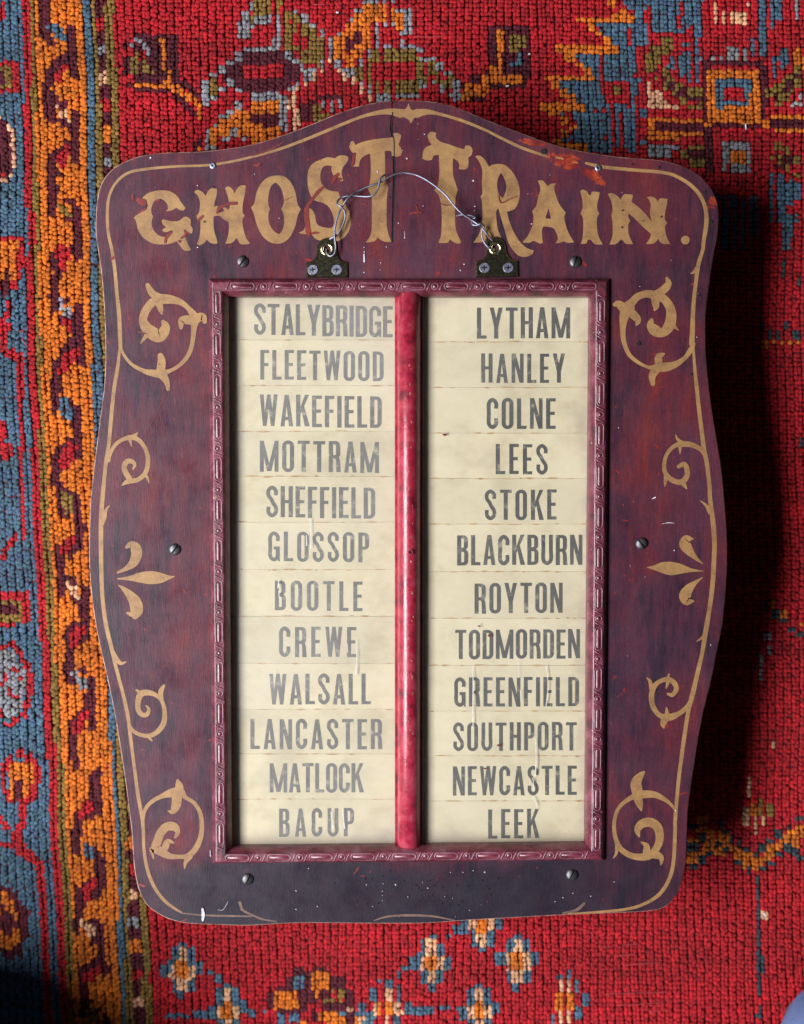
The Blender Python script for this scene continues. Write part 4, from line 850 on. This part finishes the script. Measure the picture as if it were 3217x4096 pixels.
SCROLLS = [(C01,[[(822,660,16),(850,720,20),(900,780,22),(980,825,30),(1040,840,45),(1100,845,56),(1150,830,28),(1210,800,25),(1265,750,28),(1300,690,30),(1318,620,30),(1325,540,38),(1330,490,56),(1325,450,56),(1290,400,34),(1240,360,40),(1180,340,55),(1120,335,66),(1080,340,60),(1030,370,56),(990,430,56),(980,490,60),(1020,550,84),(1080,585,92),(1120,560,74),(1130,520,60),(1115,490,26)],[(1110,330,50),(1060,310,50),(1030,280,45),(1010,240,30)],[(1090,370,50),(1100,410,36),(1108,436,14)],[(1340,470,66),(1385,455,50),(1400,490,30)],[(1310,480,66),(1245,480,50),(1238,530,26)],[(1100,820,60),(1105,760,55),(1098,722,40)],[(1110,850,66),(1140,900,40),(1150,950,26)],[(1000,585,30),(965,635,10)]]),
 (C01,[[(745,1440,20),(755,1390,24),(790,1330,25),(840,1295,26),(900,1280,34),(950,1300,30),(990,1350,28),(1010,1410,30),(1010,1470,32),(990,1530,32),(940,1570,30),(880,1580,34),(850,1595,20),(835,1608,6)],[(900,1280,30),(925,1265,25),(940,1248,6)],[(890,1300,22),(900,1340,8)],[(990,1530,25),(1010,1560,16),(1020,1592,5)],[(885,1560,40),(860,1520,38),(850,1480,36),(870,1445,36),(905,1445,30),(922,1468,24),(910,1495,14)]]),
 (C02,[[(700,180,10),(715,120,28),(725,70,20),(748,40,8)]]),
 (C02,[[(805,495,14),(860,470,30),(910,430,60),(935,370,75),(925,325,72),(895,305,46),(865,322,22)]]),(C02,[[(805,538,8),(880,535,30),(960,530,70),(1030,530,90),(1100,532,70),(1160,528,25),(1195,522,5)]]),(C02,[[(812,582,8),(850,610,32),(890,650,60),(925,700,86),(935,755,86),(925,790,50)],[(900,780,36),(872,772,18)]]),
 (C02,[[(775,1030,14),(795,1080,30),(825,1115,26),(862,1105,8)]]),
 (C02,[[(875,1500,20),(895,1560,26),(950,1600,26),(1020,1610,30),(1080,1580,34),(1120,1520,38),(1125,1440,30),(1105,1370,26),(1060,1330,30),(1010,1315,40),(965,1325,45),(945,1370,40),(945,1430,36),(970,1465,34),(1005,1465,30),(1018,1430,22),(1000,1405,10)],[(1105,1370,28),(1100,1310,35),(1120,1270,22)],[(965,1320,30),(935,1300,18)],[(1010,1612,26),(1040,1645,10)]]),
 (C03,[[(985,400,16),(978,300,24),(1000,230,26),(1050,180,28),(1110,150,34),(1170,130,60),(1230,125,66),(1270,160,30),(1330,200,28),(1370,270,30),(1380,350,32),(1370,440,36),(1330,520,40),(1280,560,36),(1220,565,30),(1160,560,44),(1100,530,60),(1065,500,60),(1080,450,60),(1100,400,60),(1140,360,60),(1190,360,60),(1215,395,36),(1200,430,18)],[(1230,130,50),(1225,80,55),(1215,45,22)],[(1210,150,70),(1205,210,66),(1180,255,40),(1150,252,8)],[(1060,520,50),(1038,515,34),(1050,575,12)],[(1130,500,50),(1150,460,40),(1190,470,10)],[(1300,560,40),(1270,600,28),(1262,645,8)]]),
 (C21,[[(955,640,20),(935,680,36),(890,740,30),(820,785,46),(760,800,60),(700,805,50),(640,800,22),(570,765,24),(510,710,28),(475,620,32),(470,530,40),(480,450,66),(510,390,84),(530,360,56),(570,320,50),(630,300,50),(690,310,60),(750,335,56),(790,390,60),(800,450,70),(785,520,75),(740,565,60),(690,550,75),(660,515,56),(665,480,28)],[(700,300,50),(750,270,56),(780,230,45),(770,192,20)],[(480,400,70),(440,370,50),(415,372,30)],[(540,440,60),(572,480,46),(562,512,14)],[(690,340,56),(695,385,44),(685,412,12)],[(700,810,60),(670,860,50),(675,915,30)],[(715,780,50),(715,730,50),(750,710,16)],[(815,515,30),(848,548,6)]]),
 (C21,[[(985,100,22),(955,150,18),(935,160,8)]]),
 (C21,[[(1045,1440,20),(1010,1370,30),(950,1335,34),(890,1325,40),(830,1335,30),(780,1380,26),(755,1440,26),(755,1510,30),(790,1560,34),(840,1585,36),(880,1580,40),(908,1540,36),(905,1490,36),(885,1462,32),(850,1480,26)],[(880,1320,26),(845,1295,20),(830,1262,6)],[(860,1345,24),(860,1390,8)],[(765,1530,30),(760,1580,24),(755,1615,8)],[(880,1590,40),(905,1630,10)]]),
 (C22,[[(1065,90,25),(1040,40,22),(1000,5,6)]]),
 (C22,[[(1015,435,6),(970,400,25),(925,350,60),(895,305,80),(905,268,60),(945,265,15)]]),(C22,[[(1018,485,5),(940,480,25),(860,470,70),(800,468,92),(740,462,75),(680,462,30),(635,460,5)]]),(C22,[[(1012,530,8),(970,560,25),(925,600,60),(895,650,82),(905,692,58),(950,690,16)]]),
 (C22,[[(1040,870,24),(1020,930,22),(975,965,8)]]),
 (C22,[[(945,1340,20),(910,1410,30),(850,1460,36),(780,1485,50),(720,1470,34),(675,1410,36),(665,1340,38),(680,1280,36),(720,1240,30),(780,1225,34),(820,1250,36),(835,1290,34),(810,1330,30),(778,1325,18)],[(665,1290,30),(655,1240,24),(635,1215,8)],[(770,1230,26),(785,1190,12)],[(760,1490,56),(745,1530,40),(750,1558,10)],[(770,1460,30),(768,1420,12)],[(775,1250,24),(765,1285,8)]]),
 (C23,[[(830,250,16),(790,200,22),(740,165,34),(680,140,46),(600,140,56),(530,160,36),(450,220,26),(415,300,26),(412,400,28),(440,490,36),(490,540,40),(560,565,45),(640,560,56),(690,520,50),(720,450,55),(710,370,62),(660,330,64),(600,340,60),(570,380,46),(580,425,16)],[(570,130,76),(560,60,74),(590,10,46),(612,-12,20)],[(570,160,66),(585,210,46),(595,248,12)],[(680,545,66),(730,570,40),(730,618,12)],[(430,480,30),(425,540,20),(405,572,8)],[(630,530,50),(630,490,40),(595,465,10)]])]
for crop, lst in SCROLLS:
    mb = MB(); strokes(mb, crop, lst, ZG+0.0001, 0.00003); mb.obj('painted_scroll', M_GOLD, SIGN)
GL = [(TA,['195,265* 250,215 330,185 430,175 520,190 590,235 640,310 690,375* 670,405* 630,400 585,375* 530,405 465,413* 490,385 480,330 440,285 390,272 340,295 310,350 300,420 322,475* 305,530 310,590 345,650 400,695 455,707 470,740* 540,660 530,628 480,650 435,645* 430,620 470,595* 430,560 418,515* 440,505 520,525 600,525 640,505 680,475 725,485 750,520 745,570* 770,610 765,660 735,675 700,660 685,700* 715,780 752,850* 735,862* 680,860 630,810 590,755* 530,778 450,790 340,785 250,745 190,690 150,620 130,540 120,510 98,490* 130,460 175,430 240,385* 265,350 245,310 240,280'],None),
(TA,['790,200* 810,172 850,175 890,200 920,240* 950,180 990,150 1050,158* 1045,230 1025,300 1015,360* 1060,350* 1045,425 1075,430 1130,410 1110,370* 1150,372 1180,400* 1195,350 1180,280 1165,220 1142,150* 1165,130 1200,140 1230,170 1250,210* 1285,145 1330,118 1378,122* 1365,220 1345,320 1340,420 1365,465* 1340,520 1350,620 1380,710 1420,775* 1405,788* 1320,788 1290,745 1270,715* 1230,765 1190,780 1145,782* 1175,690 1185,600 1180,535* 1120,500 1075,465 1010,470* 1010,560 1020,650 1045,730 1055,775* 1030,785 970,770 935,735* 900,775 850,803* 820,785* 850,700 860,600 855,520 825,505* 815,465* 845,420 855,330 845,270 820,225'],None),
(TB,['265,493 340,505 400,560 445,660 465,770 497,820* 468,880 445,980 400,1080 340,1140 265,1160 190,1140 120,1080 70,980 40,870 10,805* 45,760 65,660 110,570 180,510','250,560* 300,610 328,700 330,770 305,820* 330,880 335,960 320,1020 285,1068* 230,1030 190,960 180,880 197,820* 178,770 182,690 205,600'],None),
(TB,['700,335 760,315 830,325* 870,300 930,297 960,320 945,370 910,410 895,470 912,545* 885,550* 850,505 815,490* 795,440 802,400* 750,395 710,415 690,470 690,540 710,590 740,620 800,645 865,650* 880,700 930,770 970,850 985,930 975,1010 940,1075 880,1125 800,1140 700,1130 640,1110 600,1060* 520,1065 475,1050* 520,1030 545,985* 590,1000 580,900 580,810* 610,830 635,880 645,940 670,980 730,1000 790,1005 815,980 820,920 800,850 760,790 700,755 640,740 600,700 570,620 562,500 580,420 630,365'],None),
(TB,['970,215* 985,165 1010,158 1030,195* 1100,165 1200,142 1300,130 1400,120* 1400,85 1435,78 1475,100 1465,150 1450,190* 1480,240 1475,290 1440,310 1385,300* 1380,260 1350,250* 1315,255* 1318,300 1320,450 1325,540 1352,610* 1340,680 1335,780 1335,950 1345,1040 1380,1140* 1320,1140 1275,1120 1250,1095* 1215,1135 1130,1148* 1175,1080 1190,1000 1190,850 1190,720 1150,620* 1175,540 1180,400 1175,280* 1120,300 1075,345 1065,405* 1000,405* 1025,380 1035,280* 1000,268 985,245'],None),
(TC,['220,330* 225,270 250,220 310,195* 275,130 275,90 310,65 355,80* 350,115 390,160 480,190 580,225 630,235* 640,205 680,203 708,240 700,290 665,320* 670,370 660,420 620,435 575,430* 580,390 560,350 520,325* 515,400 520,490 540,560 565,635* 545,700 540,800 540,980 560,1060 600,1150* 560,1158 520,1140 490,1115* 460,1150 375,1150* 400,1080 408,980 405,800 380,690 335,635* 370,590 385,480 385,380 380,290* 330,300 310,340 260,345'],None),
(TC,['735,305* 780,300 830,340 870,410* 900,390 960,380 1030,395 1100,460 1150,550 1170,650 1160,740 1120,820 1045,845* 1060,910 1100,1020 1150,1110 1210,1180 1270,1215 1305,1220* 1295,1255 1240,1285 1170,1280 1110,1230 1060,1150 1030,1050 1000,950 960,810* 940,850 945,950 960,1030 990,1100* 940,1140 880,1120 850,1095* 820,1140 715,1148* 770,1070 800,960 805,850 800,740 785,700* 805,660 800,560 805,450 780,370','985,465* 1010,500 1035,570 1035,640 1005,715* 970,680 950,610 955,530'],None),
(TC,['1345,545* 1390,540 1425,575 1445,600* 1470,575 1525,570* 1505,610 1520,680 1560,780 1620,855* 1605,900 1620,980 1650,1060 1700,1145* 1640,1150 1600,1135* 1560,1150 1520,1155* 1540,1110 1530,1060 1500,1010 1450,995 1400,990* 1385,1040 1395,1150* 1370,1158 1320,1135 1300,1130* 1260,1150 1195,1145* 1250,1080 1290,990 1305,900 1290,840* 1330,790 1350,700 1370,640 1365,590','1450,810* 1475,915* 1420,912*'],None),
(TD,['295,280* 320,265 360,280 380,315 400,318* 415,285 485,290* 480,330 465,390 462,450 482,500* 460,545 460,640 475,720 515,800* 450,800 420,780 400,755* 370,755 355,790 300,795* 318,740 325,640 322,540 298,500* 318,450 320,400 312,340'],None),
(TD,['565,310* 600,298 650,320 690,362* 720,315 750,308 808,315* 805,350 795,385* 870,440 940,510 992,580* 985,540 975,480 985,420 970,370 945,338* 990,333 1030,350 1055,385* 1075,352 1148,355* 1140,420 1125,480 1120,550 1145,590* 1125,620 1130,690 1150,750 1172,795* 1110,795 1075,775 1055,745* 1030,780 990,795 940,795* 975,740 985,695* 900,620 830,550 768,495* 765,530 785,570* 765,610 770,700 810,795* 745,795 715,765 695,750* 660,785 630,800 580,800* 610,720 612,600 600,510* 612,460 600,380'],None)]
for (crop, loops, _), chx in zip(GL, 'GHOSTTRAIN'):
    mb = MB(); ls = [[crop.P(x, y)[:2] for x, y in smooth_loop(parse(s), 4)] for s in loops]
    sheet(mb, ls, ZG); mb.obj('letter', M_GOLD, SIGN, False, 'gold painted capital '+chx)
mb = MB(); c = TD.P(1322,757); sheet(mb, [circle(c[0], c[1], TD.w(42), 20)], ZG); mb.obj('full_stop', M_GOLD, SIGN)
# black strip laid over the gold, painted for the shade inside the split
ck = MB(); brush(ck, [C10.P(x, y)[:2]+(C10.w(w_*0.8),) for x, y, w_ in crk[1:]], ZG+0.00035, 4); ck.obj('crack_shade', M_BLACK, SIGN)
# red scuffs over the paint
sc = MB()
strokes(sc, TB, [[(725,600,20),(670,650,34),(620,710,30),(570,780,34),(550,850,50),(560,950,44),(575,1060,50),(600,1066,10)],[(600,1060,16),(640,1052,22),(672,1055,8)],[(860,480,30),(825,520,36),(800,575,14)],[(1020,285,30),(1000,390,22)],[(340,155,6),(250,215,12),(130,265,18),(20,300,10)],[(45,390,20),(75,395,34),(100,370,16)],[(1085,770,14),(1135,772,16)],[(860,520,14),(885,530,24)],[(330,740,4),(410,705,5)],[(1620,780,8),(1640,850,22),(1580,860,14)],[(1160,1285,6),(1225,1240,12)]], ZG+0.0004)
strokes(sc, TA, [[(1050,430,24),(1080,375,40),(1140,345,20),(1200,325,34),(1265,325,36)],[(840,515,30),(885,470,26)],[(160,290,60),(210,315,80)],[(160,430,16),(230,385,30)],[(460,770,24),(470,720,30),(530,655,22)],[(640,720,20),(690,680,26),(680,630,14)],[(90,230,24),(92,285,16)],[(370,295,20),(395,285,20)],[(620,755,30)],[(690,650,20),(740,675,14)]], ZG+0.0006)
strokes(sc, TC, [[(960,680,5),(985,760,10),(1060,730,8),(1150,690,5)],[(400,770,5),(450,785,8),(520,780,4)],[(100,870,20),(150,850,14),(205,855,18)]], ZG+0.0008)
strokes(sc, C01, [[(765,60,20),(795,42,10)],[(1210,840,3),(1110,1040,3),(1000,1260,3)],[(950,560,10),(1000,572,8)]], ZG+0.0003); strokes(sc, C03, [[(960,755,16),(985,765,20)]], ZG+0.0003); strokes(sc, C13, [[(715,680,10),(745,635,8)]], ZG+0.0003)
so = sc.obj('red_scuff', M_SCUFF, SIGN); so['kind'] = 'stuff'
# white paint spatter, drips and worm holes
sp = MB()
def spot(crop, x, y, r, z): 
    p = crop.P(x, y, z); n_ = 7; sheet(sp, [[(p[0]+crop.w(r)*0.62*random.uniform(.6,1.2)*math.cos(2*math.pi*k/n_), p[1]+crop.w(r)*0.62*random.uniform(.6,1.2)*math.sin(2*math.pi*k/n_)) for k in range(n_)]], z)
for x, y, r in ((1532,328,15),(1245,455,16),(1450,957,12),(1510,1100,10),(1640,140,5),(45,480,8),(285,910,8),(175,320,5),(1115,1195,9),(1115,1240,12),(1114,1440,12),(1330,1190,10),(1490,250,6),(1690,790,7),(1275,1345,8),(1272,1415,8)): spot(TB, x, y, r, ZG+0.001)
for x, y, r in ((1027,1078,12),(1350,1268,7),(1350,1690,8),(1460,1380,4)): spot(C00, x, y, r, ZG+0.001)
for x, y, r in ((715,545,16),(730,795,11),(728,835,9),(240,90,12),(1285,965,12),(1465,488,6),(625,1360,10),(590,1420,14),(1250,670,7),(1155,690,4)): spot(TC, x, y, r, ZG+0.001)
for x, y, r in ((995,757,12),(795,757,8),(910,750,6),(905,800,7),(905,830,6),(1080,840,8),(1180,740,5),(1215,780,10),(1370,672,7),(1455,672,7),(1605,672,12),(1525,660,8),(400,645,7),(315,798,8),(315,925,8),(460,905,8),(838,905,7),(1500,930,6),(905,865,5),(1330,838,5),(1385,850,5),(1405,975,5),(1020,975,4),(1580,895,4)): spot(C13, x, y, r*0.8, ZG+0.001)
for x, y, r in ((410,738,6),(128,815,6),(60,845,7),(250,835,6),(830,250,10),(5,872,6)): spot(C23, x, y, r, ZG+0.001)
for x, y, r in ((1070,990,9),(820,345,8),(520,450,5),(500,1065,4)): spot(C22, x, y, r, ZG+0.001)
for x, y, r in ((585,250,7),(985,300,7),(440,1215,8),(975,595,7)): spot(C21, x, y, r*0.8, ZG+0.001)
strokes(sp, TB, [[(1114,1265,12),(1116,1335,16)],[(1510,1040,2),(1512,1108,5)]], ZG+0.001)
strokes(sp, C22, [[(735,162,2),(780,155,5),(820,158,2)]], ZG+0.001); strokes(sp, C21, [[(668,1700,5),(690,1690,9)]], ZG+0.001)
strokes(sp, C03, [[(1385,920,14),(1390,960,22),(1386,1000,10)],[(1437,520,4),(1440,560,6)],[(1490,925,1.5),(1525,925,2.5),(1560,870,1.5)]], ZG+0.001)
spo = sp.obj('white_spatter', M_WHITE, SIGN); spo['kind'] = 'stuff'
wh = MB()
for k in range(70):
    x, y = random.gauss(1150, 330), random.gauss(800, 90); p = C13.P(x, y)
    if p[1] < -0.385 and p[1] > -0.43: sheet(wh, [circle(p[0], p[1], random.uniform(0.0004, 0.0009), 7)], ZG+0.0013)
for crop, x, y, r in ((TD,705,470,8),(TD,1060,50,14),(TD,800,20,10),(TD,1505,295,16),(TC,1400,260,28),(TB,105,395,6),(TA,905,535,10),(TA,1010,140,8),(C21,985,310,10),(C21,935,850,8),(C21,575,640,14),(TD,1567,580,14),(TD,1085,530,9),(TD,700,635,9),(TD,905,570,6),(TB,1360,710,8)):
    p = crop.P(x, y); sheet(wh, [circle(p[0], p[1], crop.w(r), 9)], ZG+0.0013)
who = wh.obj('worm_hole', M_BLACK, SIGN); who['kind'] = 'stuff'
# pale drips on the glass
ZGL = ZP+0.0031
for crop, l in ((C12,[[(410,130,10),(415,240,7),(415,325,12)],[(385,240,8),(388,310,12)],[(195,550,10),(193,600,14)],[(197,620,8),(200,665,12)],[(725,960,5),(730,1060,5),(725,1160,8),(722,1190,18)],[(1522,1140,3),(1525,1280,14),(1522,1400,8),(1525,1540,12)],[(1560,860,8),(1550,880,8)],[(172,1170,5),(175,1200,6)],[(665,980,6),(668,1040,7)],[(325,590,5),(330,650,8)]]),
                (Crop(0,0,0.531),[[(1160,1412,4),(1164,1455,5),(1160,1500,6)],[(1137,1568,4),(1139,1610,6),(1137,1648,9)],[(1131,1692,5),(1138,1705,6),(1141,1716,3)],[(1132,1652,5),(1135,1680,4)],[(1101,1400,2),(1102,1440,2)],[(703,1725,4),(707,1760,6)],[(728,1720,4),(732,1760,6)],[(757,1375,2),(758,1430,2)],[(1105,1465,3),(1106,1490,3)],[(1147,1150,4),(1150,1165,4)]])):
    for j, s in enumerate(l):
        dp = MB(); brush(dp, [crop.P(x, y, ZGL)[:2]+(crop.w(w_)*(0.5 if crop.k > 1 else 0.30),) for x, y, w_ in s], ZGL+0.0001+0.00001*j); dp.obj('pale_drip', M_DRIP, SIGN)
fk = MB()
for crop, x, y, r in ((C11,1335,1262,12),(Crop(0,0,0.531),943,923,3),(Crop(0,0,0.531),1247,1511,4),(Crop(0,0,0.531),1060,1583,4),(Crop(0,0,0.531),1030,1632,3),(Crop(0,0,0.531),1018,1330,3),(Crop(0,0,0.531),1040,1350,4)):
    p = crop.P(x, y, ZGL); sheet(fk, [[(p[0]+crop.w(r)*1.5*random.uniform(.6,1)*math.cos(t), p[1]+crop.w(r)*.8*random.uniform(.6,1)*math.sin(t)) for t in [0,.9,1.8,2.7,3.6,4.5,5.4]]], ZGL+0.0002)
fk.obj('brown_fleck', M_SCUFF, SIGN)

# ------------------------------------------------------------------ screws, hangers, wire
def head(r, hgt, kind, m_):
    """screw head at origin, top at z=hgt, recess cut in"""
    mb = MB(); seg = 28
    if kind == 'slot': rec = [(-r*.86,-r*.13),(r*.86,-r*.13),(r*.86,r*.13),(-r*.86,r*.13)]
    else:
        a, b = r*.50, r*.11
        rec = [(a,-b*.6),(a,b*.6),(b,b),(b*.6,a),(-b*.6,a),(-b,b),(-a,b*.6),(-a,-b*.6),(-b,-b),(-b*.6,-a),(b*.6,-a),(b,-b)]
    dome = [(1.0,0.0),(0.99,0.3),(0.95,0.65),(0.88,0.92)]
    lathe(mb, [(r*a, hgt*b) for a, b in dome], seg=seg)
    sheet(mb, [circle(0, 0, r*.88, seg), rec[::-1]], hgt*0.92)
    n_ = len(rec); vs = [(x, y, hgt*0.92) for x, y in rec]+[(x*.85, y*.85, -0.0006) for x, y in rec]
    mb.add(vs, [(i, n_+i, n_+(i+1) % n_, (i+1) % n_) for i in range(n_)], 1); mb.add([(x*.85, y*.85, -0.0006) for x, y in rec], [tuple(range(n_))], 1)
    return mb
def dome_screw(r, h):
    rows = [(-1,0),(-.93,0),(-.8,0),(-.6,0),(-.38,0),(-.15,0),(-.149,1),(.149,1),(.15,0),(.38,0),(.6,0),(.8,0),(.93,0),(1,0)]; nc = 14; vs = []
    for y, sl in rows:
        e = math.sqrt(max(0, 1-y*y))
        for k in range(nc+1):
            x = e*math.sin(math.pi/2*(-1+2*k/nc)); rr2 = min(1, x*x+y*y); vs.append((x*r, y*r, h*(1-rr2)**0.42-(0.0016 if sl else 0)))
    mb = MB()
    for i in range(len(rows)-1):
        f = [(i*(nc+1)+k, i*(nc+1)+k+1, (i+1)*(nc+1)+k+1, (i+1)*(nc+1)+k) for k in range(nc)]
        mb.f += f; mb.m += [1 if (rows[i][1] or rows[i+1][1]) else 0]*nc
    mb.v = vs; return mb
sc0 = None
for crop, x, y, a in ((C01,1660,78,0.9),(C21,145,80,1.2),(C02,1195,338,0.9),(C22,597,298,-0.9),(Crop(800,3150,3.416),655,1255,1.1),(C23,122,688,1.1)):
    p = crop.P(x, y, ZB+0.001)
    if sc0 is None:
        hb = dome_screw(0.0064, 0.0036); sc0 = hb.obj('board_screw', [M_IRON, M_BLACK], SIGN); sc0.location = (p[0], p[1], ZB+0.0001); sc0.rotation_euler = (0.10, 0.12, a)
    else:
        o = dup(sc0, (p[0], p[1], ZB+0.0001), a, SIGN); o.rotation_euler = (random.uniform(-.12,.12), random.uniform(0,.15), a)
n0 = None
for crop, x, y in ((C00,1455,1132),(C20,672,1148)):
    p = crop.P(x, y, ZB)
    if n0 is None:
        mb = MB(); lathe(mb, [(0.0036,0.0),(0.0033,0.0009),(0.0022,0.0012),(0.0010,0.0010)], seg=16); lathe(mb, [(0.0010,0.0010),(0.0008,0.0002),(0.00005,0)], seg=16, mi=1)
        n0 = mb.obj('eyelet_nail', [M_ZINC, M_BLACK], SIGN, True); n0.location = (p[0], p[1], ZB+0.0001)
    else: dup(n0, (p[0], p[1], ZB+0.0001), 0, SIGN)
HK = 5.693
hang = [(Crop(1180,920,HK),'265,1085* 250,760* 330,742 430,685 488,600 492,480 495,380 560,262 650,205 760,182 870,215 945,300 962,480 985,600 1060,700 1200,742* 1205,1090*',(735,445),[(412,912),(960,910)],0.0),
        (Crop(1860,920,HK),'255,1085* 250,722* 370,695 460,610 488,500 482,350 530,230 680,158 820,200 915,330 945,500 1015,630 1090,680 1205,705* 1215,1070*',(692,425),[(445,868),(985,865)],0.0)]
zsc = None
for crop, out, eye, scs, tl in hang:
    lp_ = [crop.P(x, y)[:2] for x, y in smooth_loop(parse(out), 4)]; ec = crop.P(*eye)
    mb = MB(); hl = circle(ec[0], ec[1], 0.0042, 20)
    slab(mb, lp_, [hl], ZB+0.0003, ZB+0.0026, 0.0009)
    pl = mb.obj('brass_hanger', M_BRASS, SIGN)
    ey = MB(); lathe(ey, [(0.0068,0.0002),(0.0066,0.0012),(0.0056,0.0018),(0.0044,0.0014),(0.0036,0.0004),(0.0033,-0.0012),(0.0031,-0.0022)], seg=28)
    e = ey.obj('eyelet', M_BRASSB, pl, True); e.location = (ec[0], ec[1], ZB+0.0024)
    for (x, y) in scs:
        q = crop.P(x, y)
        if zsc is None:
            hb = head(0.0056, 0.0013, 'cross', M_ZINC); zsc = hb.obj('cross_screw', [M_ZINC, M_BLACK], pl); zsc.location = (q[0], q[1], ZB+0.0024); zsc.rotation_euler = (0, 0, 0.1)
        else: dup(zsc, (q[0], q[1], ZB+0.0024), random.uniform(-0.3, 0.4), pl)
wm = MB()
def wp(crop, x, y, h): p = crop.P(x, y, ZB+h*MM); return p
A = [wp(TB,*t) for t in ((742,1215,0.5),(748,1250,3.5),(785,1280,5.5),(825,1255,6.5),(838,1190,6.5),(828,1100,7),(826,1030,7),(840,950,7.5),(865,870,8),(900,800,7),(940,735,8.5),(990,685,8),(1060,645,6),(1130,610,6),(1210,582,7),(1270,560,6.5),(1330,525,7),(1400,488,7),(1480,468,6.5))]
A += [wp(TC,*t) for t in ((60,468,6.5),(150,485,7),(230,520,8),(310,570,9),(390,632,9.5),(460,700,10),(520,775,10.5),(580,840,10.5),(640,888,9.5),(710,935,8.5),(760,968,9.5),(800,1000,7),(845,1060,5.5),(885,1105,3),(915,1150,0.3))]
tube(wm, A, 0.00105, 8, 5)
B_ = [wp(TB,*t) for t in ((745,1160,0.5),(775,1118,1.5),(830,1085,4),(870,1045,5.5),(905,980,5.5),(930,900,6),(920,835,8.5),(885,795,10),(852,775,8.5),(855,745,7.5),(890,712,5.5),(950,692,6.0),(1010,690,5.0),(1090,697,6),(1160,698,8),(1210,680,9),(1245,630,9),(1262,570,9),(1275,520,8.5),(1320,484,7))]
tube(wm, B_, 0.00105, 8, 5)
B2 = [wp(TC,*t) for t in ((925,1215,0.3),(895,1212,4),(860,1190,5.5),(820,1140,5.5),(800,1080,5.5),(805,1020,6),(822,985,8.5),(790,965,11),(750,978,10),(715,975,9),(700,950,7),(702,920,5.5),(740,905,7),(700,885,8),(640,878,7.5),(590,878,6.5),(552,888,6))]
tube(wm, B2, 0.00105, 8, 5)
wm.obj('hanging_wire', M_WIRE, SIGN, True)

# ================================================================== the photographer's kneeling legs
PERS = empty('person', (0.45, -0.9, 0), 'person in blue denim jeans kneeling at the bottom right corner of the rug', 'person')
kc = Vector(W(3217, 4096, 0.07)); kr = kc + Vector((0.81, -0.58, 0))*0.065
pts = [(kr.x-0.02,-1.16,0.05,0.045),(kr.x+0.01,-0.92,0.058,0.058),(kr.x+0.004,kr.y-0.02,0.072,0.080),(kr.x+0.004,kr.y-0.005,0.12,0.084),(kr.x+0.005,-0.84,0.24,0.088),(0.34,-1.04,0.40,0.100),(0.20,-1.12,0.45,0.135),(0.05,-1.12,0.45,0.135),
       (-0.10,-1.04,0.40,0.100),(-0.36,-0.86,0.25,0.088),(-0.540,-0.592,0.175,0.130),(-0.605,-0.665,0.085,0.085),(-0.55,-0.90,0.058,0.058),(-0.52,-1.16,0.05,0.045)]
P4 = smooth_loop([p+(False,) for p in pts], 6, False); jm = MB(); vs = []; sd = 18; nrm = None
for i, p in enumerate(P4):
    t = (Vector(P4[min(len(P4)-1, i+1)][:3])-Vector(P4[max(0, i-1)][:3])).normalized()
    if nrm is None: nrm = t.cross(Vector((0, 0, 1))).normalized()
    nrm = (nrm-t*nrm.dot(t)).normalized(); bn = t.cross(nrm)
    for k in range(sd):
        a_ = 2*math.pi*k/sd; rr_ = p[3]*(1+0.03*math.sin(3*a_+i*0.9)); q = Vector(p[:3])+nrm*rr_*math.cos(a_)+bn*rr_*math.sin(a_); vs.append((q.x-0.45, q.y+0.9, max(q.z, 0.001)))
jm.add(vs, [(i*sd+k, i*sd+(k+1) % sd, (i+1)*sd+(k+1) % sd, (i+1)*sd+k) for i in range(len(P4)-1) for k in range(sd)])
jm.obj('jeans', M_DENIM, PERS, True)
for x in (kr.x-0.03-0.45, -0.52-0.45):
    sm_ = MB(); lathe(sm_, [(0.0001,0.075),(0.03,0.07),(0.045,0.045),(0.045,0.015),(0.0001,0.0)], 0, 0, 16)
    sm_.v = [(a, b*2.6, c) for a, b, c in sm_.v]; o = sm_.obj('shoe', M_SHOE, PERS, True); o.location = (x, -0.33, 0.001)
